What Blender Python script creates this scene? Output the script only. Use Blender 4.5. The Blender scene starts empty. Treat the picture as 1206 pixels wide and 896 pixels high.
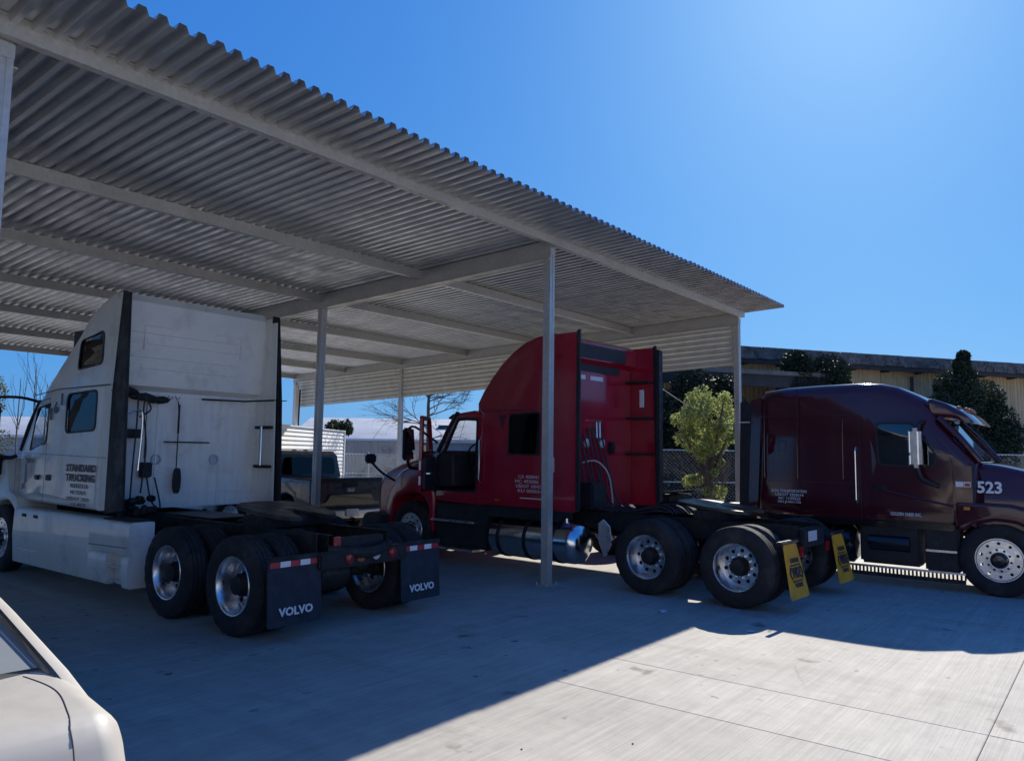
import bpy, bmesh, math, random
from mathutils import Vector, Matrix
from mathutils.geometry import tessellate_polygon, delaunay_2d_cdt
R = math.radians
random.seed(7)
scene = bpy.context.scene
C = scene.collection

# ------------------------------------------------------------------ camera, sky, sun, exposure
AZ, PITCH, ROLL, CAMH = R(38.5), R(5.4), R(0.8), 1.9
fw = Vector((math.cos(AZ)*math.cos(PITCH), math.sin(AZ)*math.cos(PITCH), math.sin(PITCH)))
r0 = Vector((math.sin(AZ), -math.cos(AZ), 0)); u0 = r0.cross(fw)
rt = r0*math.cos(ROLL)+u0*math.sin(ROLL); up = -r0*math.sin(ROLL)+u0*math.cos(ROLL)
cd = bpy.data.cameras.new('camera'); cam = bpy.data.objects.new('camera', cd); C.objects.link(cam)
cam.matrix_world = Matrix(((rt.x, up.x, -fw.x, 0), (rt.y, up.y, -fw.y, 0), (rt.z, up.z, -fw.z, CAMH), (0, 0, 0, 1)))
cd.sensor_width = 36; cd.lens = 36*897/1206; cd.clip_start = .05; cd.clip_end = 2000
scene.camera = cam
SUN = Vector((1.42, .34, 1)).normalized()
sun_el = math.asin(SUN.z); sun_rot = math.atan2(SUN.x, SUN.y)
w = bpy.data.worlds.new('World'); scene.world = w; w.use_nodes = True
nt = w.node_tree; bg = nt.nodes['Background']
sky = nt.nodes.new('ShaderNodeTexSky'); sky.sky_type = 'NISHITA'; sky.sun_disc = False
sky.sun_elevation = sun_el; sky.sun_rotation = sun_rot
sky.air_density = 1.0; sky.dust_density = 0.8; sky.ozone_density = 5.0; sky.altitude = 30
# the phone's tone curve on the clear sky: the bright blue is held back, so the sky stays an even azure
sp = nt.nodes.new('ShaderNodeSeparateColor'); cb = nt.nodes.new('ShaderNodeCombineColor'); nt.links.new(sky.outputs[0], sp.inputs[0])
for ch, (pw, k) in enumerate(((.92, .155), (.62, .61), (.34, 2.02))):
    p = nt.nodes.new('ShaderNodeMath'); p.operation = 'POWER'; p.inputs[1].default_value = pw
    q = nt.nodes.new('ShaderNodeMath'); q.operation = 'MULTIPLY'; q.inputs[1].default_value = k
    nt.links.new(sp.outputs[ch], p.inputs[0]); nt.links.new(p.outputs[0], q.inputs[0]); nt.links.new(q.outputs[0], cb.inputs[ch])
nt.links.new(cb.outputs[0], bg.inputs[0])
bg.inputs[1].default_value = 0.1
sl = bpy.data.lights.new('sun', 'SUN'); sl.energy = 3.15; sl.angle = R(.53); sl.color = (1, .94, .84)
so = bpy.data.objects.new('sun', sl); C.objects.link(so)
so.rotation_euler = SUN.to_track_quat('Z', 'Y').to_euler(); so.location = (30, 8, 25)
scene.view_settings.view_transform = 'Standard'; scene.view_settings.look = 'None'
scene.view_settings.exposure = 1.02; scene.view_settings.gamma = 1.0
scene.render.engine = 'CYCLES'
scene.cycles.use_denoising = True
scene.cycles.max_bounces = 7; scene.cycles.diffuse_bounces = 5; scene.cycles.glossy_bounces = 4
scene.cycles.transmission_bounces = 6; scene.cycles.transparent_max_bounces = 12
scene.cycles.sample_clamp_indirect = 6
scene.cycles.caustics_reflective = False; scene.cycles.caustics_refractive = False

# ------------------------------------------------------------------ materials
MATS = {}
def nodes_of(name):
    m = bpy.data.materials.new(name); m.use_nodes = True; t = m.node_tree
    return m, t, t.nodes['Principled BSDF']
def noise(t, vec, scale, detail=4, rough=.55, sx=None):
    n = t.nodes.new('ShaderNodeTexNoise'); n.inputs['Scale'].default_value = scale
    n.inputs['Detail'].default_value = detail; n.inputs['Roughness'].default_value = rough
    if sx:
        mp = t.nodes.new('ShaderNodeMapping'); mp.inputs['Scale'].default_value = sx
        t.links.new(vec, mp.inputs[0]); vec = mp.outputs[0]
    t.links.new(vec, n.inputs['Vector']); return n.outputs['Fac']
def ramp(t, fac, a, b, ca=(0, 0, 0, 1), cb=(1, 1, 1, 1)):
    n = t.nodes.new('ShaderNodeValToRGB'); n.color_ramp.elements[0].position = a; n.color_ramp.elements[1].position = b
    n.color_ramp.elements[0].color = ca; n.color_ramp.elements[1].color = cb
    t.links.new(fac, n.inputs[0]); return n.outputs[0]
def mixc(t, fac, a, b, mode='MIX'):
    n = t.nodes.new('ShaderNodeMix'); n.data_type = 'RGBA'; n.blend_type = mode
    for i, v in ((0, fac), (6, a), (7, b)):
        if hasattr(v, 'is_linked'): t.links.new(v, n.inputs[i])
        else: n.inputs[i].default_value = v if i == 0 else (*v[:3], 1)
    return n.outputs[2]
def bump(t, bs, h, strength=.2, dist=.01, prev=None):
    n = t.nodes.new('ShaderNodeBump'); n.inputs['Strength'].default_value = strength; n.inputs['Distance'].default_value = dist
    t.links.new(h, n.inputs['Height'])
    if prev is not None: t.links.new(prev, n.inputs['Normal'])
    t.links.new(n.outputs[0], bs.inputs['Normal']); return n.outputs[0]
def mat(name, col, rough=.5, metal=0., var=.25, vscale=3., coat=0., dirt=None, dscale=1.5, dlo=.5, dhi=.75, bmp=0., bscale=60, streak=None, wave=0., spec=None):
    m, t, b = nodes_of(name); b.inputs['Roughness'].default_value = rough; b.inputs['Metallic'].default_value = metal
    if coat: b.inputs['Coat Weight'].default_value = coat; b.inputs['Coat Roughness'].default_value = .04
    if spec is not None: b.inputs['Specular IOR Level'].default_value = spec
    tc = t.nodes.new('ShaderNodeTexCoord').outputs['Object']
    f = noise(t, tc, vscale, 5, .6, streak)
    lo = tuple(c*(1-var) for c in col); hi = tuple(min(1, c*(1+var)) for c in col)
    c = mixc(t, ramp(t, f, .3, .7), lo, hi)
    if dirt:
        d = ramp(t, noise(t, tc, dscale, 8, .7), dlo, dhi)
        c = mixc(t, d, c, dirt)
        rr = ramp(t, noise(t, tc, dscale*2.3, 6, .65), .35, .85, (rough,)*3+(1,), (min(1, rough*1.5+(.2 if rough > .2 else .03)),)*3+(1,))
        t.links.new(rr, b.inputs['Roughness'])
    t.links.new(c, b.inputs['Base Color'])
    pv = None
    if wave: pv = bump(t, b, noise(t, tc, 1.1, 1, .4), wave, .12)
    if bmp: bump(t, b, noise(t, tc, bscale, 4), bmp, .01, pv)
    MATS[name] = m; return m
mat('white_paint', (.88, .85, .79), .32, 0, .05, 2, .35, (.42, .40, .36), 1.6, .52, .85, wave=.06)
mat('white_panel', (.88, .85, .78), .42, 0, .07, 5, .1, (.46, .36, .27), 2.2, .54, .9, wave=.06, streak=(3, 3, .35))
mat('red_paint', (.36, .010, .034), .17, 0, .12, 2, .4, (.24, .03, .04), 1.7, .6, .95, wave=.06)
mat('maroon_paint', (.058, .010, .016), .08, 0, .12, 2, .3, (.05, .03, .04), 1.3, .7, .98, wave=.07)
mat('pickup_paint', (.022, .024, .030), .22, 0, .1, 2, .6, (.06, .055, .05), 1.9, .6, .95, wave=.05)
mat('beige_paint', (.44, .41, .355), .42, 0, .04, 3, 0, (.36, .33, .28), 5, .62, .98, wave=.02, spec=.4)
mat('car_white', (.75, .75, .74), .25, 0, .04, 3, .6)
mat('black_plastic', (.014, .015, .018), .5, 0, .25, 5, 0, (.07, .066, .06), 2.3, .55, .9, .1, 90)
mat('black_gloss', (.010, .011, .014), .18, 0, .2, 3, .4)
mat('rubber', (.019, .019, .021), .78, 0, .25, 6, 0, (.085, .078, .07), 3.2, .5, .9, .25, 70)
mat('flap_rubber', (.018, .022, .034), .6, 0, .2, 4, 0, (.06, .06, .062), 3, .55, .95, .15, 40)
mat('frame_metal', (.022, .022, .024), .55, .3, .3, 5, 0, (.10, .085, .07), 3, .5, .85, .2, 60)
mat('grease', (.05, .048, .045), .35, .6, .4, 5, 0, (.13, .11, .09), 3, .5, .8, .2, 30)
mat('aluminium', (.78, .78, .79), .22, 1, .10, 4, 0, (.40, .38, .35), 4, .56, .95, .04, 60)
mat('polished', (.72, .73, .75), .14, 1, .08, 4, 0, (.35, .33, .3), 4, .6, .95)
mat('steel_rim', (.55, .56, .58), .42, .8, .15, 5, 0, (.20, .18, .16), 4, .5, .85, .1, 60)
mat('galvanised', (.56, .55, .53), .40, .6, .10, 22, 0, (.40, .40, .39), 1.2, .5, .9, .03, 120)
mat('sheet_metal', (.57, .58, .59), .30, .85, .12, 6, 0, (.45, .45, .45), 1.2, .5, .9, .04, 80, streak=(1, .25, 1))
mat('siding_metal', (.56, .55, .52), .5, .3, .08, 4, 0, (.42, .40, .37), 1.5, .5, .9, .03, 80)
mat('red_lens', (.32, .008, .012), .2, 0, .1, 5, .5)
mat('amber_lens', (.45, .13, .01), .2, 0, .1, 5, .5)
mat('clear_lens', (.75, .76, .78), .12, .2, .05, 5, .5)
mat('tape_red', (.42, .02, .04), .35, 0, .15, 20)
mat('tape_white', (.78, .78, .76), .3, 0, .08, 20)
mat('letter_white', (.74, .74, .76), .5, 0, .06, 20)
mat('letter_dark', (.025, .03, .045), .5, 0, .1, 20)
mat('letter_grey', (.10, .12, .16), .5, 0, .3, 30)
mat('yellow_flap', (.78, .36, .02), .5, 0, .12, 5, 0, (.25, .18, .05), 4, .52, .85, .08, 50)
mat('plate', (.62, .63, .66), .4, 0, .05, 8)
mat('emblem_blue', (.01, .03, .16), .25, 0, .1, 8, .5)
mat('interior', (.030, .031, .035), .7, 0, .2, 6, bmp=.1)
mat('rust', (.22, .11, .05), .8, 0, .35, 9, bmp=.3)
mat('hose_clear', (.48, .46, .42), .4, 0, .15, 10)
mat('tan_siding', (.70, .48, .25), .7, 0, .15, 1.2, 0, (.45, .33, .2), .6, .5, .85, .05, 20, streak=(1, 1, .3))
mat('shingle', (.15, .13, .115), .9, 0, .5, 2.5, 0, (.30, .27, .24), 1.4, .52, .68, .5, 8)
mat('dark_wood', (.06, .05, .045), .8, 0, .3, 2, bmp=.2)
mat('soffit', (.20, .18, .15), .85, 0, .25, 2, bmp=.2)
mat('shed_white', (.78, .78, .75), .6, 0, .05, 2, 0, (.5, .48, .42), 1.2, .6, .95)
mat('grey_roof', (.36, .39, .43), .6, .1, .1, .5, 0, (.27, .28, .30), .3, .5, .8)
mat('grey_wall', (.38, .41, .45), .8, 0, .08, .6)
mat('shed_tan', (.52, .46, .37), .7, 0, .1, 1, 0, (.25, .16, .10), .9, .52, .7, streak=(3, 3, .25))
mat('bark', (.10, .075, .055), .9, 0, .3, 8, bmp=.5, bscale=20)
mat('bark_grey', (.14, .115, .095), .9, 0, .3, 8, bmp=.4, bscale=20)
mat('fence_wire', (.16, .165, .17), .55, .6, .2, 9)
mat('cable', (.03, .03, .032), .6, 0, .2, 9)
mat('paper', (.78, .77, .74), .8, 0, .06, 12, bmp=.2)
mat('pebble', (.10, .095, .09), .9, 0, .4, 20, bmp=.4)
mat('red_handle', (.35, .015, .02), .35, 0, .1, 9, .3)
def leafmat(name, c1, c2, trans=.25):
    m, t, b = nodes_of(name); b.inputs['Roughness'].default_value = .6; b.inputs['Specular IOR Level'].default_value = .12
    g = t.nodes.new('ShaderNodeNewGeometry'); c = mixc(t, g.outputs['Random Per Island'], c1, c2)
    t.links.new(c, b.inputs['Base Color'])
    tr = t.nodes.new('ShaderNodeBsdfTranslucent'); t.links.new(c, tr.inputs[0])
    mx = t.nodes.new('ShaderNodeMixShader'); mx.inputs[0].default_value = trans
    t.links.new(b.outputs[0], mx.inputs[1]); t.links.new(tr.outputs[0], mx.inputs[2])
    t.links.new(mx.outputs[0], t.nodes['Material Output'].inputs[0]); MATS[name] = m
leafmat('leaf_bush', (.18, .23, .06), (.44, .46, .18), .5)
leafmat('leaf_dark', (.03, .045, .026), (.075, .09, .05), .15)
leafmat('leaf_ivy', (.022, .032, .022), (.055, .065, .038), .1)
leafmat('leaf_olive', (.07, .09, .04), (.16, .15, .07), .35)
def glassmat(name, tint, alpha, rough=.02, base=(.004, .005, .006)):
    m, t, b = nodes_of(name)
    b.inputs['Base Color'].default_value = (.004, .005, .006, 1); b.inputs['Roughness'].default_value = rough
    b.inputs['IOR'].default_value = 1.45; b.inputs['Base Color'].default_value = (*base, 1)
    tr = t.nodes.new('ShaderNodeBsdfTransparent'); tr.inputs[0].default_value = (*tint, 1)
    mx = t.nodes.new('ShaderNodeMixShader'); mx.inputs[0].default_value = alpha
    t.links.new(tr.outputs[0], mx.inputs[1]); t.links.new(b.outputs[0], mx.inputs[2])
    t.links.new(mx.outputs[0], t.nodes['Material Output'].inputs[0]); MATS[name] = m
glassmat('glass_dark', (.10, .11, .12), .75)
glassmat('glass_sky', (.12, .13, .14), .8)
MATS['glass_sky'].node_tree.nodes['Principled BSDF'].inputs['IOR'].default_value = 2.1
glassmat('glass_clear', (.80, .84, .86), .22)
glassmat('glass_dusty', (.60, .66, .66), .72, .10, (.33, .36, .36))
m, t, b = nodes_of('mirror'); b.inputs['Metallic'].default_value = 1; b.inputs['Roughness'].default_value = .03
b.inputs['Base Color'].default_value = (.85, .87, .9, 1); MATS['mirror'] = m

def concrete(name, base):
    m, t, b = nodes_of(name); g = t.nodes.new('ShaderNodeNewGeometry').outputs['Position']
    oi = t.nodes.new('ShaderNodeObjectInfo').outputs['Random']
    big = ramp(t, noise(t, g, .55, 6, .6), .3, .72, (base*.84,)*3+(1,), (base*1.08,)*3+(1,))
    mid = ramp(t, noise(t, g, 3.5, 8, .72), .25, .8, (.78, .78, .78, 1), (1.12, 1.115, 1.1, 1))
    c = mixc(t, 1., big, mid, 'MULTIPLY')
    br = ramp(t, noise(t, g, 1, 3, .6, (1.2, 95, 1)), .25, .75, (.74, .74, .74, 1), (1.14, 1.14, 1.13, 1))
    c = mixc(t, .9, c, br, 'MULTIPLY')
    br2 = ramp(t, noise(t, g, 1, 3, .6, (.25, 14, 1)), .3, .7, (.86, .86, .86, 1), (1.07, 1.07, 1.06, 1))
    c = mixc(t, .8, c, br2, 'MULTIPLY')
    st = ramp(t, noise(t, g, .9, 5, .75), .58, .74)
    c = mixc(t, st, c, (base*.62, base*.60, base*.57))
    sp = ramp(t, noise(t, g, 1.9, 4, .5), .68, .74)
    c = mixc(t, sp, c, (base*.38, base*.36, base*.34))
    tm = ramp(t, noise(t, g, 1, 3, .5, (2.6, .10, 1)), .56, .68); tk_ = mixc(t, .22, c, (base*.45, base*.44, base*.43)); c = mixc(t, tm, c, tk_)
    dr = ramp(t, noise(t, g, 6.0, 4, .55), .655, .70); msk = ramp(t, noise(t, g, .35, 3, .5), .42, .58)
    dm = mixc(t, dr, (0, 0, 0), msk); c = mixc(t, dm, c, (base*.30, base*.28, base*.26))
    wn = t.nodes.new('ShaderNodeTexNoise'); wn.inputs['Scale'].default_value = 1.3; wn.inputs['Detail'].default_value = 6; t.links.new(g, wn.inputs['Vector'])
    wv = mixc(t, .22, g, wn.outputs['Color'], 'ADD')
    vo = t.nodes.new('ShaderNodeTexVoronoi'); vo.feature = 'DISTANCE_TO_EDGE'; vo.inputs['Scale'].default_value = .3; t.links.new(wv, vo.inputs['Vector'])
    ck = ramp(t, vo.outputs['Distance'], .0006, .0030, (1, 1, 1, 1), (0, 0, 0, 1)); cm = mixc(t, ck, (0, 0, 0), ramp(t, noise(t, g, .5, 2, .5), .55, .7))
    c = mixc(t, cm, c, (base*.42, base*.41, base*.40))
    pale = ramp(t, noise(t, g, 1, 4, .6, (.18, 2.2, 1)), .6, .7)
    pm = mixc(t, .35, c, (base*1.2, base*1.19, base*1.15)); c = mixc(t, pale, c, pm)
    rr = ramp(t, oi, 0, 1, (.93, .93, .93, 1), (1.03, 1.03, 1.03, 1)); c = mixc(t, 1., c, rr, 'MULTIPLY')
    c = mixc(t, 1., c, (1.0, .94, .83), 'MULTIPLY')
    t.links.new(c, b.inputs['Base Color']); b.inputs['Roughness'].default_value = .8
    pv = bump(t, b, noise(t, g, 1, 3, .6, (1.5, 110, 1)), .35, .006)
    bump(t, b, noise(t, g, 60, 5, .7), .25, .004, pv)
    MATS[name] = m
concrete('concrete', .54); concrete('concrete_old', .36)
mat('joint_dirt', (.13, .12, .11), .95, 0, .3, 4)
mat('yard_ground', (.40, .37, .32), .95, 0, .3, .2, 0, (.30, .27, .23), .07, .45, .7, .3, 5)

# ------------------------------------------------------------------ mesh helpers
class MB:
    def __init__(s): s.v = []; s.f = []
    def add(s, vs, fs):
        o = len(s.v); s.v += [tuple(v) for v in vs]; s.f += [tuple(i+o for i in f) for f in fs]; return s
    def box(s, x0, x1, y0, y1, z0, z1):
        return s.add([(x0, y0, z0), (x1, y0, z0), (x1, y1, z0), (x0, y1, z0), (x0, y0, z1), (x1, y0, z1), (x1, y1, z1), (x0, y1, z1)],
                     [(0, 3, 2, 1), (4, 5, 6, 7), (0, 1, 5, 4), (1, 2, 6, 5), (2, 3, 7, 6), (3, 0, 4, 7)])
    def bar(s, a, b, wd, ht):          # rectangular bar between two points
        a, b = Vector(a), Vector(b); d = (b-a).normalized()
        q = Vector((0, 0, 1)) if abs(d.z) < .9 else Vector((0, 1, 0))
        x = d.cross(q).normalized()*wd/2; y = x.cross(d).normalized()*ht/2
        vs = [p+sx*x+sy*y for p in (a, b) for sx, sy in ((-1, -1), (1, -1), (1, 1), (-1, 1))]
        return s.add(vs, [(0, 1, 2, 3), (7, 6, 5, 4), (0, 4, 5, 1), (1, 5, 6, 2), (2, 6, 7, 3), (3, 7, 4, 0)])
    def tube(s, path, r, n=8, cap=True, smooth=0):
        P = [Vector(p) for p in path]
        if smooth and len(P) > 2:
            Q = []
            for i in range(len(P)-1):
                p0, p1, p2, p3 = P[max(i-1, 0)], P[i], P[i+1], P[min(i+2, len(P)-1)]
                for k in range(smooth):
                    t = k/smooth
                    Q.append(.5*((2*p1)+(p2-p0)*t+(2*p0-5*p1+4*p2-p3)*t*t+(3*p1-p0-3*p2+p3)*t**3))
            Q.append(P[-1]); P = Q
        rr = r if isinstance(r, (list, tuple)) else [r]*len(P)
        if len(rr) != len(P): rr = [rr[0]+(rr[-1]-rr[0])*i/(len(P)-1) for i in range(len(P))]
        o = len(s.v); prev = None
        for i, p in enumerate(P):
            d = (P[min(i+1, len(P)-1)]-P[max(i-1, 0)]).normalized()
            if prev is None: x = d.orthogonal().normalized()
            else: x = (prev-d*prev.dot(d)).normalized()
            prev = x; y = d.cross(x)
            for k in range(n):
                a = 2*math.pi*k/n; s.v.append(tuple(p+(x*math.cos(a)+y*math.sin(a))*rr[i]))
        for i in range(len(P)-1):
            for k in range(n):
                a, b2 = o+i*n+k, o+i*n+(k+1) % n; s.f.append((a, b2, b2+n, a+n))
        if cap: s.f.append(tuple(o+k for k in reversed(range(n)))); s.f.append(tuple(o+(len(P)-1)*n+k for k in range(n)))
        return s
    def lathe(s, prof, c, axis='x', n=32, wob=None):   # prof: [(axial, radius)]
        o = len(s.v)
        for i, (h, r) in enumerate(prof):
            for k in range(n):
                a = 2*math.pi*k/n; q = r+(wob(i, k) if wob else 0)
                p = {'x': (h, q*math.cos(a), q*math.sin(a)), 'y': (q*math.sin(a), h, q*math.cos(a)), 'z': (q*math.cos(a), q*math.sin(a), h)}[axis]
                s.v.append((c[0]+p[0], c[1]+p[1], c[2]+p[2]))
        for i in range(len(prof)-1):
            for k in range(n):
                a, b2 = o+i*n+k, o+i*n+(k+1) % n; s.f.append((a, a+n, b2+n, b2))
        return s
    def poly(s, outer, holes, fn):      # flat polygon with holes; fn maps (a, b) -> 3D
        pts = [Vector((a, b, 0)) for a, b in outer]; loops = [pts]
        for h in holes: loops.append([Vector((a, b, 0)) for a, b in h])
        flat = [p for l in loops for p in l]
        return s.add([fn(p.x, p.y) for p in flat], tessellate_polygon(loops))
    def gridpoly(s, outer, holes, fn, step=.16):   # the same, filled with a fine triangulation so that curved panels shade smoothly
        def inside(p, l):
            c = False
            for i in range(len(l)):
                (x0, y0), (x1, y1) = l[i-1], l[i]
                if (y0 > p[1]) != (y1 > p[1]) and p[0] < (x1-x0)*(p[1]-y0)/(y1-y0)+x0: c = not c
            return c
        loops = [list(outer)]+[list(h) for h in holes]; V = []; Ed = []
        for l in loops:
            o = len(V)
            dense = []
            for i in range(len(l)):
                dense.append(Vector(l[i]))
            V += dense; Ed += [(o+i, o+(i+1) % len(dense)) for i in range(len(dense))]
        xs_ = [p[0] for p in outer]; ys_ = [p[1] for p in outer]; nb = list(V)
        x = min(xs_)+step*.5
        while x < max(xs_):
            y = min(ys_)+step*.5
            while y < max(ys_):
                if inside((x, y), outer) and not any(inside((x, y), h) for h in holes) and all((x-q.x)**2+(y-q.y)**2 > (step*.4)**2 for q in nb): V.append(Vector((x, y)))
                y += step
            x += step
        v2, e2, f2 = delaunay_2d_cdt(V, Ed, [], 1, 1e-6)[:3]
        F = []
        for f in f2:
            c = sum((v2[i] for i in f), Vector((0, 0)))/len(f)
            if inside(c, outer) and not any(inside(c, h) for h in holes): F.append(tuple(f))
        return s.add([fn(p.x, p.y) for p in v2], F)
    def plate(s, outer, holes, fn, th):  # polygon with holes, thickness; fn(a, b, depth)
        if holes:
            s.poly(outer, holes, lambda a, b: fn(a, b, 0)); s.poly(outer, holes, lambda a, b: fn(a, b, th))
        else:
            s.add([fn(a, b, 0) for a, b in outer], [tuple(range(len(outer)))]); s.add([fn(a, b, th) for a, b in outer], [tuple(reversed(range(len(outer))))])
        for l in [outer]+list(holes):
            n = len(l); s.add([fn(a, b, 0) for a, b in l]+[fn(a, b, th) for a, b in l], [(i, (i+1) % n, (i+1) % n+n, i+n) for i in range(n)])
        return s
    def shell(s, outline, x0, x1, r=.08, holes0=(), holes1=(), seg=4, skip=(), deform=None):
        n = len(outline); P = [Vector(p) for p in outline]
        area = sum(P[i].x*P[(i+1) % n].y-P[(i+1) % n].x*P[i].y for i in range(n)); sg = 1 if area > 0 else -1
        N = []
        for i in range(n):
            a = (P[i]-P[i-1]).normalized(); b2 = (P[(i+1) % n]-P[i]).normalized()
            na = Vector((-a.y, a.x))*sg; nb = Vector((-b2.y, b2.x))*sg; m2 = (na+nb)
            m2 = m2/max(.35, m2.dot(na)) if m2.length > 1e-6 else na
            N.append(m2)
        rings = []
        for k in range(seg+1):
            a = k/seg*math.pi/2; rings.append((r*(1-math.sin(a)), x0+r*(1-math.cos(a))))
        for k in reversed(range(seg+1)):
            a = k/seg*math.pi/2; rings.append((r*(1-math.sin(a)), x1-r*(1-math.cos(a))))
        D = deform or (lambda p: p)
        o = len(s.v)
        for ins, x in rings:
            for i in range(n):
                q = P[i]+N[i]*ins; s.v.append(tuple(D(Vector((x, q.x, q.y)))))
        for k in range(len(rings)-1):
            for i in range(n):
                if k == seg and i in skip: continue
                a, b2 = o+k*n+i, o+k*n+(i+1) % n; s.f.append((a, b2, b2+n, a+n))
        inner = [tuple(P[i]+N[i]*r) for i in range(n)]
        pf = s.gridpoly if deform else s.poly
        pf(inner, holes0, lambda a, b: D(Vector((x0, a, b)))); pf(inner, holes1, lambda a, b: D(Vector((x1, a, b))))
        return s
    def build(s, name, mt, parent=None, bev=0, ang=35, kind=None, seg=2, merge=True):
        me = bpy.data.meshes.new(name); me.from_pydata(s.v, [], s.f)
        bm = bmesh.new(); bm.from_mesh(me)
        if merge: bmesh.ops.remove_doubles(bm, verts=bm.verts, dist=1e-5)
        bmesh.ops.recalc_face_normals(bm, faces=bm.faces)
        if bev:
            es = [e for e in bm.edges if len(e.link_faces) == 2 and e.calc_face_angle(0) > .6]
            bmesh.ops.bevel(bm, geom=es, offset=bev, segments=seg, affect='EDGES', clamp_overlap=True)
        bm.to_mesh(me); bm.free()
        for p in me.polygons: p.use_smooth = True
        me.set_sharp_from_angle(angle=R(ang))
        me.materials.append(MATS[mt])
        return link(name, me, parent, kind)
def link(name, me, parent=None, kind=None):
    o = bpy.data.objects.new(name, me); C.objects.link(o)
    if parent: o.parent = parent
    if kind: o['kind'] = kind
    return o
def thing(name, label, cat, loc=(0, 0, 0), rz=0, group=None):
    o = bpy.data.objects.new(name, None); C.objects.link(o); o.location = loc; o.rotation_euler = (0, 0, R(rz)); o.empty_display_size = .3
    o['label'] = label; o['category'] = cat
    if group: o['group'] = group
    return o
def inst(src, parent, loc=(0, 0, 0), rot=(0, 0, 0), scale=None):   # copy of a part and its sub-parts
    o = src.copy(); C.objects.link(o); o.parent = parent; o.location = loc; o.rotation_euler = rot
    if scale: o.scale = scale
    for ch in src.children:
        c = ch.copy(); C.objects.link(c); c.parent = o
    return o
def rrect(a0, a1, b0, b1, r, n=4):
    out = []
    for cx, cy, s0 in ((a1-r, b1-r, 0), (a0+r, b1-r, 90), (a0+r, b0+r, 180), (a1-r, b0+r, 270)):
        for k in range(n+1):
            t = R(s0+90*k/n); out.append((cx+r*math.cos(t), cy+r*math.sin(t)))
    return out
def rpoly(pts, r, n=4):                # round the corners of a polygon
    out = []; m2 = len(pts)
    for i in range(m2):
        p, a, b2 = Vector(pts[i]), Vector(pts[i-1]), Vector(pts[(i+1) % m2])
        da, db = (a-p), (b2-p); q = min(r, da.length*.45, db.length*.45)
        s0, s1 = p+da.normalized()*q, p+db.normalized()*q
        for k in range(n+1):
            t = k/n; out.append(tuple((1-t)**2*s0+2*t*(1-t)*p+t*t*s1))
    return out
def circ(cx, cy, r, n=16): return [(cx+r*math.cos(2*math.pi*k/n), cy+r*math.sin(2*math.pi*k/n)) for k in range(n)]
def scaled(poly, d):                   # offset a convex polygon outwards by d
    cx = sum(p[0] for p in poly)/len(poly); cy = sum(p[1] for p in poly)/len(poly); o = []
    for x, y in poly:
        v = Vector((x-cx, y-cy)); l = v.length; o.append((cx+v.x*(l+d)/l, cy+v.y*(l+d)/l))
    return o
def lettering(text, origin, xdir, ydir, width, height, mt, parent, bold=0., name='lettering', shear=0.):
    cu = bpy.data.curves.new('txt', 'FONT'); cu.body = text; cu.size = 1; cu.extrude = .004; cu.offset = bold; cu.resolution_u = 2; cu.shear = shear
    cu.align_x = 'LEFT'
    ob = bpy.data.objects.new('txt', cu); C.objects.link(ob)
    dg = bpy.context.evaluated_depsgraph_get(); me = bpy.data.meshes.new_from_object(ob.evaluated_get(dg))
    bpy.data.objects.remove(ob); bpy.data.curves.remove(cu)
    xs = [v.co.x for v in me.vertices]; ys = [v.co.y for v in me.vertices]
    x0, x1, y0, y1 = min(xs), max(xs), min(ys), max(ys)
    X, Y, O = Vector(xdir).normalized(), Vector(ydir).normalized(), Vector(origin); Z = X.cross(Y)
    for v in me.vertices:
        v.co = O+X*((v.co.x-x0)/(x1-x0)*width)+Y*((v.co.y-y0)/(y1-y0)*height)+Z*(v.co.z*.5)
    me.materials.clear(); me.materials.append(MATS[mt]); me.name = name
    return link(name, me, parent)

# ------------------------------------------------------------------ ground
def gpt(r, f):                          # metres right / ahead of where the photographer stands
    return (f*math.cos(AZ)+r*math.sin(AZ), f*math.sin(AZ)-r*math.cos(AZ))
ground = MB().add([(-400, -400, -.012), (500, -400, -.012), (500, 500, -.012), (-400, 500, -.012)], [(0, 1, 2, 3)]).build('ground', 'yard_ground')
ground['kind'] = 'structure'
bed = MB().add([(-7.3, -7.2, -.008), (27.5, -7.2, -.008), (27.5, 28.3, -.008), (-7.3, 28.3, -.008)], [(0, 1, 2, 3)]).build('joint_bed', 'joint_dirt', ground)
xs = [-7.2, -3.0, 1.2, 5.42, 6.36, 10.55, 14.75, 18.95, 23.15, 27.4]
ys = [-7.1, -3.15, .8, 4.74, 8.7, 12.65, 16.6, 20.55, 24.5, 28.2]
for i in range(len(xs)-1):
    for j in range(len(ys)-1):
        g = .0026; sk = .02
        q = [(xs[i]+g, ys[j]+g), (xs[i+1]-g, ys[j]+g), (xs[i+1]-g, ys[j+1]-g), (xs[i]+g, ys[j+1]-g)]
        dz = random.uniform(-.0012, .0012)
        vs = [(x, y, -.009) for x, y in q]+[(x, y, -.003+dz) for x, y in q]
        cx, cy = (xs[i]+xs[i+1])/2, (ys[j]+ys[j+1])/2
        vs += [(x+.006*(1 if x < cx else -1), y+.006*(1 if y < cy else -1), dz) for x, y in q]
        fs = [(8, 9, 10, 11)]+[(a, (a+1) % 4, (a+1) % 4+4, a+4) for a in range(4)]+[(a+4, (a+1) % 4+4, (a+1) % 4+8, a+8) for a in range(4)]
        MB().add(vs, fs).build('concrete_slab', 'concrete', ground, ang=20)

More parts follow.
